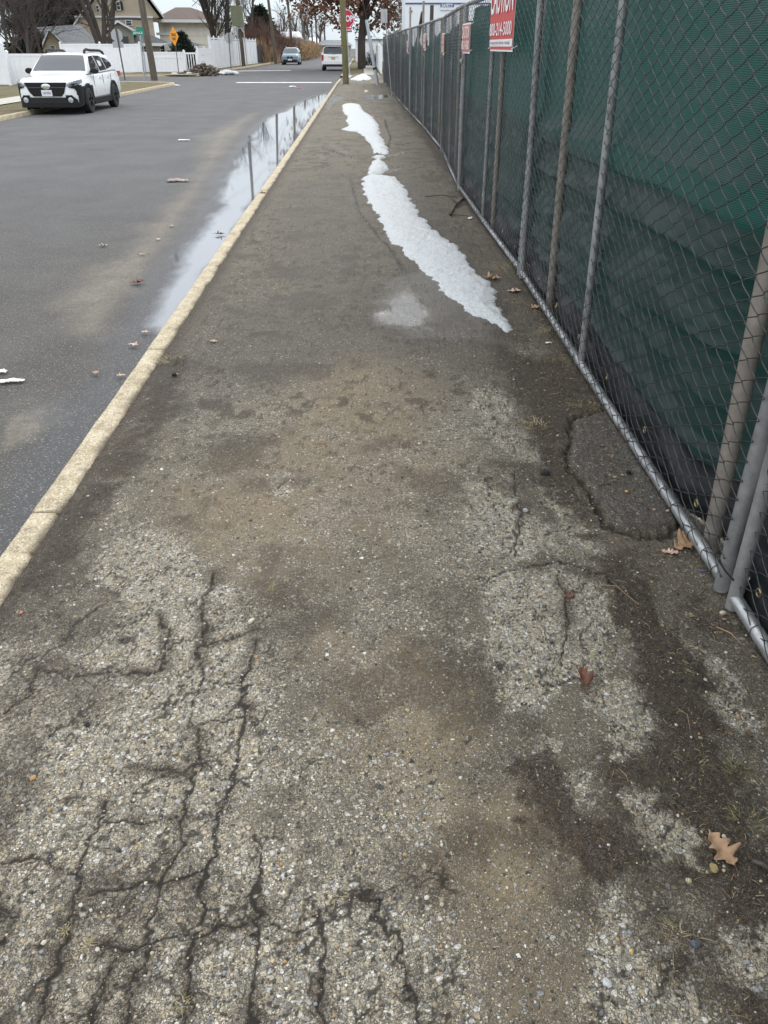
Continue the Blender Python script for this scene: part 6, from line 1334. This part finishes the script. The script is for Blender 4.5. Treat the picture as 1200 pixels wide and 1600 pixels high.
# dead grass fibres and needles in the soil: one mesh
straw = N('straw'); straw.set(Base_Color=straw.ramp(straw.attr('tone'), [(0, (.05, .034, .022)), (.45, (.12, .08, .045)), (.8, (.28, .205, .11)), (1, (.42, .34, .2))]), Roughness=.8)
xx = rg.uniform(-1.22, 1.4, 120000); yy = .4+6.5*rg.random(120000)**1.5; ci = np.clip(np.searchsorted(xs, xx), 0, len(xs)-1); ri = np.clip(np.searchsorted(ds, yy), 0, len(ds)-1)
ok = rg.random(120000) < np.clip(dirt[ri, ci], 0, 1)**1.5*np.where(xx > .35, .30, .02)+crack[ri, ci]*.004
VS, FS, TONE, off = [], [], [], 0
for x, y, i, j in zip(xx[ok], yy[ok], ri[ok], ci[ok]):
    L_ = rg.uniform(.006, .028)*(1+1.2*(rg.random() < .08)); an = rg.random()*6.283; cv = rg.normal(0, .5); w2 = rg.uniform(.0003, .0008); t = np.linspace(0, 1, 4); a_ = an+cv*t; px = x+np.cumsum(np.cos(a_))*L_/4; py = y+np.cumsum(np.sin(a_))*L_/4; pz = ZZ[i, j]+.0025+.005*np.sin(t*3.14)*rg.random()
    nx, ny = -np.sin(a_)*w2, np.cos(a_)*w2; v = np.concatenate([np.stack([px+nx, py+ny, pz], -1), np.stack([px-nx, py-ny, pz], -1), np.stack([px, py, pz+w2*1.4], -1)]); k = np.arange(3)
    VS.append(v); FS.append(np.concatenate([np.stack([k, k+1, k+9, k+8], -1), np.stack([k+8, k+9, k+5, k+4], -1)])+off); off += 12; TONE.append(np.full(12, rg.random()))
for x, y in zip(rg.normal(1.13, .09, 700), .7+6*rg.random(700)**1.4):
    x = min(x, 1.23); i = int(np.clip(np.searchsorted(ds, y), 0, len(ds)-1)); j = int(np.clip(np.searchsorted(xs, x), 0, len(xs)-1)); s_ = rg.uniform(.003, .012); an = rg.random()*6.283; el = rg.uniform(.35, .9); tz = rg.normal(0, .35)
    q = np.array([(-1, 0, 0), (0, -el, 0), (1, 0, 0), (0, el, 0)])*s_; c, sn = math.cos(an), math.sin(an); q = np.stack([q[:, 0]*c-q[:, 1]*sn, q[:, 0]*sn+q[:, 1]*c, np.abs(q[:, 0]*tz)+.003], -1)+[x, y, ZZ[i, j]]
    VS.append(q); FS.append(np.array([[0, 1, 2, 3]])+off); off += 4; TONE.append(np.full(4, rg.uniform(.1, .9)))
setp(np_mesh('leaf_litter', np.concatenate(VS), np.concatenate(FS), straw.m, attrs={'tone': np.concatenate(TONE)}), kind='stuff')
# grass tufts
grs = N('winter_grass'); grs.set(Base_Color=grs.ramp(grs.attr('tone'), [(0, (.075, .085, .03)), (.4, (.15, .14, .055)), (.7, (.30, .245, .13)), (1, (.40, .33, .19))]), Roughness=.75)
def tuft(label, px, py, rad, n, Lb, seed, dry=.5, on='walk'):
    rg = np.random.default_rng(seed); VS, FS, T_, off = [], [], [], 0
    for i in range(n):
        an = rg.random()*6.283; q = rad*math.sqrt(rg.random()); x0, y0 = q*math.cos(an), q*math.sin(an); L_ = Lb*rg.uniform(.5, 1.2); a2 = an+rg.normal(0, .8); up = rg.uniform(.15, .9); t = np.linspace(0, 1, 5); r_ = L_*t*math.cos(up); z = L_*(np.sin(up)*t-.55*t*t*math.sin(up))+.001; w2 = .0011*(1-t*.85)
        px_, py_ = x0+np.cos(a2)*r_, y0+np.sin(a2)*r_; nx, ny = -math.sin(a2)*w2, math.cos(a2)*w2; k = np.arange(4)
        VS.append(np.concatenate([np.stack([px_+nx, py_+ny, z], -1), np.stack([px_-nx, py_-ny, z+.0004], -1)])); FS.append(np.stack([k, k+1, k+6, k+5], -1)+off); off += 10; T_.append(np.full(10, np.clip(rg.normal(dry, .28), 0, 1)))
    o = np_mesh('grass_tuft', np.concatenate(VS), np.concatenate(FS), grs.m, smooth=True, attrs={'tone': np.concatenate(T_)}); o.location = loc_px(px, py, on, -.002); return setp(o, label, 'grass tuft', 'grass tufts in the pavement')
tuft('dry mossy tuft behind the kerb joint, left side of the pavement', 268, 563, .075, 170, .05, 1, .55); tuft('straw coloured tuft at the foot of the second panel joint', 798, 424, .12, 120, .16, 2, .75); tuft('olive grass tuft against the rail near the middle post', 880, 566, .07, 130, .06, 3, .35); tuft('flat dry tuft above the olive one along the rail', 862, 520, .08, 110, .07, 4, .8); tuft('yellow grass tuft beside the raised dark patch', 838, 668, .06, 90, .06, 5, .75); tuft('short yellow grass left of the patch top near the rail', 915, 637, .07, 100, .04, 6, .6)
tuft('green tuft in the dark soil at right', 1150, 1205, .03, 60, .035, 7, .25); tuft('larger green and straw tuft at right of the soil band', 1085, 1190, .035, 70, .035, 8, .4); tuft('green blades at the right edge of the soil band', 1165, 1285, .035, 60, .035, 9, .3); tuft('star of dry straw blades in a crack at lower left', 137, 1478, .008, 26, .024, 10, .85); tuft('small brown star of grass left of the straw star', 103, 1457, .006, 18, .016, 11, .75); tuft('dry star of grass in the crack junction at bottom left', 285, 1568, .008, 24, .024, 12, .6); tuft('sparse brown blades on the dark spot left of centre', 178, 1025, .015, 22, .03, 13, .7); tuft('thin straw wisp on gravel near bottom centre', 528, 1396, .012, 12, .03, 14, .7); tuft('brown seed clump right of centre', 738, 1085, .008, 40, .012, 15, .45); tuft('dark brown grass clump in a crack at left', 424, 922, .012, 30, .02, 16, .5); tuft('straw blades on the soil at bottom right', 1055, 1460, .02, 30, .03, 17, .7)
# twigs
def twig(label, pts, r, on='walk', mat='twig', side=()):
    P_ = [loc_px(a, b, on, r+.004+.01*(i % 2)) for i, (a, b) in enumerate(pts)]; o0 = P_[0].copy(); b = MB().tube([p-o0 for p in P_], [r*(1-.5*i/len(P_)) for i in range(len(P_))], 6)
    for s_ in side: b.tube([loc_px(*s_[0], on, r+.004)-o0, loc_px(*s_[1], on, r+.02)-o0], [r*.7, r*.3], 5)
    o = b.build('twig', MAT[mat], None, smooth=True); o.location = o0; return setp(o, label, 'twig', 'fallen twigs')
twig('black forked twig poking out from under the rail beside the snow strip', [(725, 311), (712, 322), (704, 338), (701, 336)], .011, mat='bark', side=(((716, 320), (700, 308)), ((712, 324), (735, 312)), ((704, 336), (730, 342)))); twig('thin dark twig lying across the road side of the pavement near the rail', [(664, 308), (690, 306), (715, 309)], .006, mat='bark')
twig('straw coloured stem curving over the soil at right', [(938, 916), (962, 923), (982, 937), (996, 953)], .0012, mat='reed'); twig('flat wood splinter beside the rail at right', [(1118, 982), (1140, 996), (1158, 1010)], .0022, mat='reed'); twig('dark twig in litter below the panel joint', [(1080, 947), (1094, 934), (1106, 921)], .0022, mat='bark'); twig('pale bent straw on the soil band', [(1058, 1110), (1072, 1122), (1078, 1142)], .0009, mat='reed'); twig('short pale straw left of the soil band', [(968, 1206), (976, 1220), (980, 1227)], .0009, mat='reed'); twig('dark curved twig on bottom right soil', [(1004, 1434), (1022, 1426), (1044, 1424)], .0022, mat='bark'); twig('root stub at right edge near the dried leaf', [(1172, 1352), (1188, 1362), (1204, 1368)], .006, mat='bark')
o = MB().box((0, 0, .09), (.035, .02, .24)).build('wood_stub', simple('raw_wood', (.42, .27, .15), .8, var=.25, scale=30), None); o.location = (*G(853, 470), 0); o.rotation_euler = (0, R(4), .3); o.location.x += .05; setp(o, 'short raw wood stub standing against the brown line post inside the fence', 'wood stub')
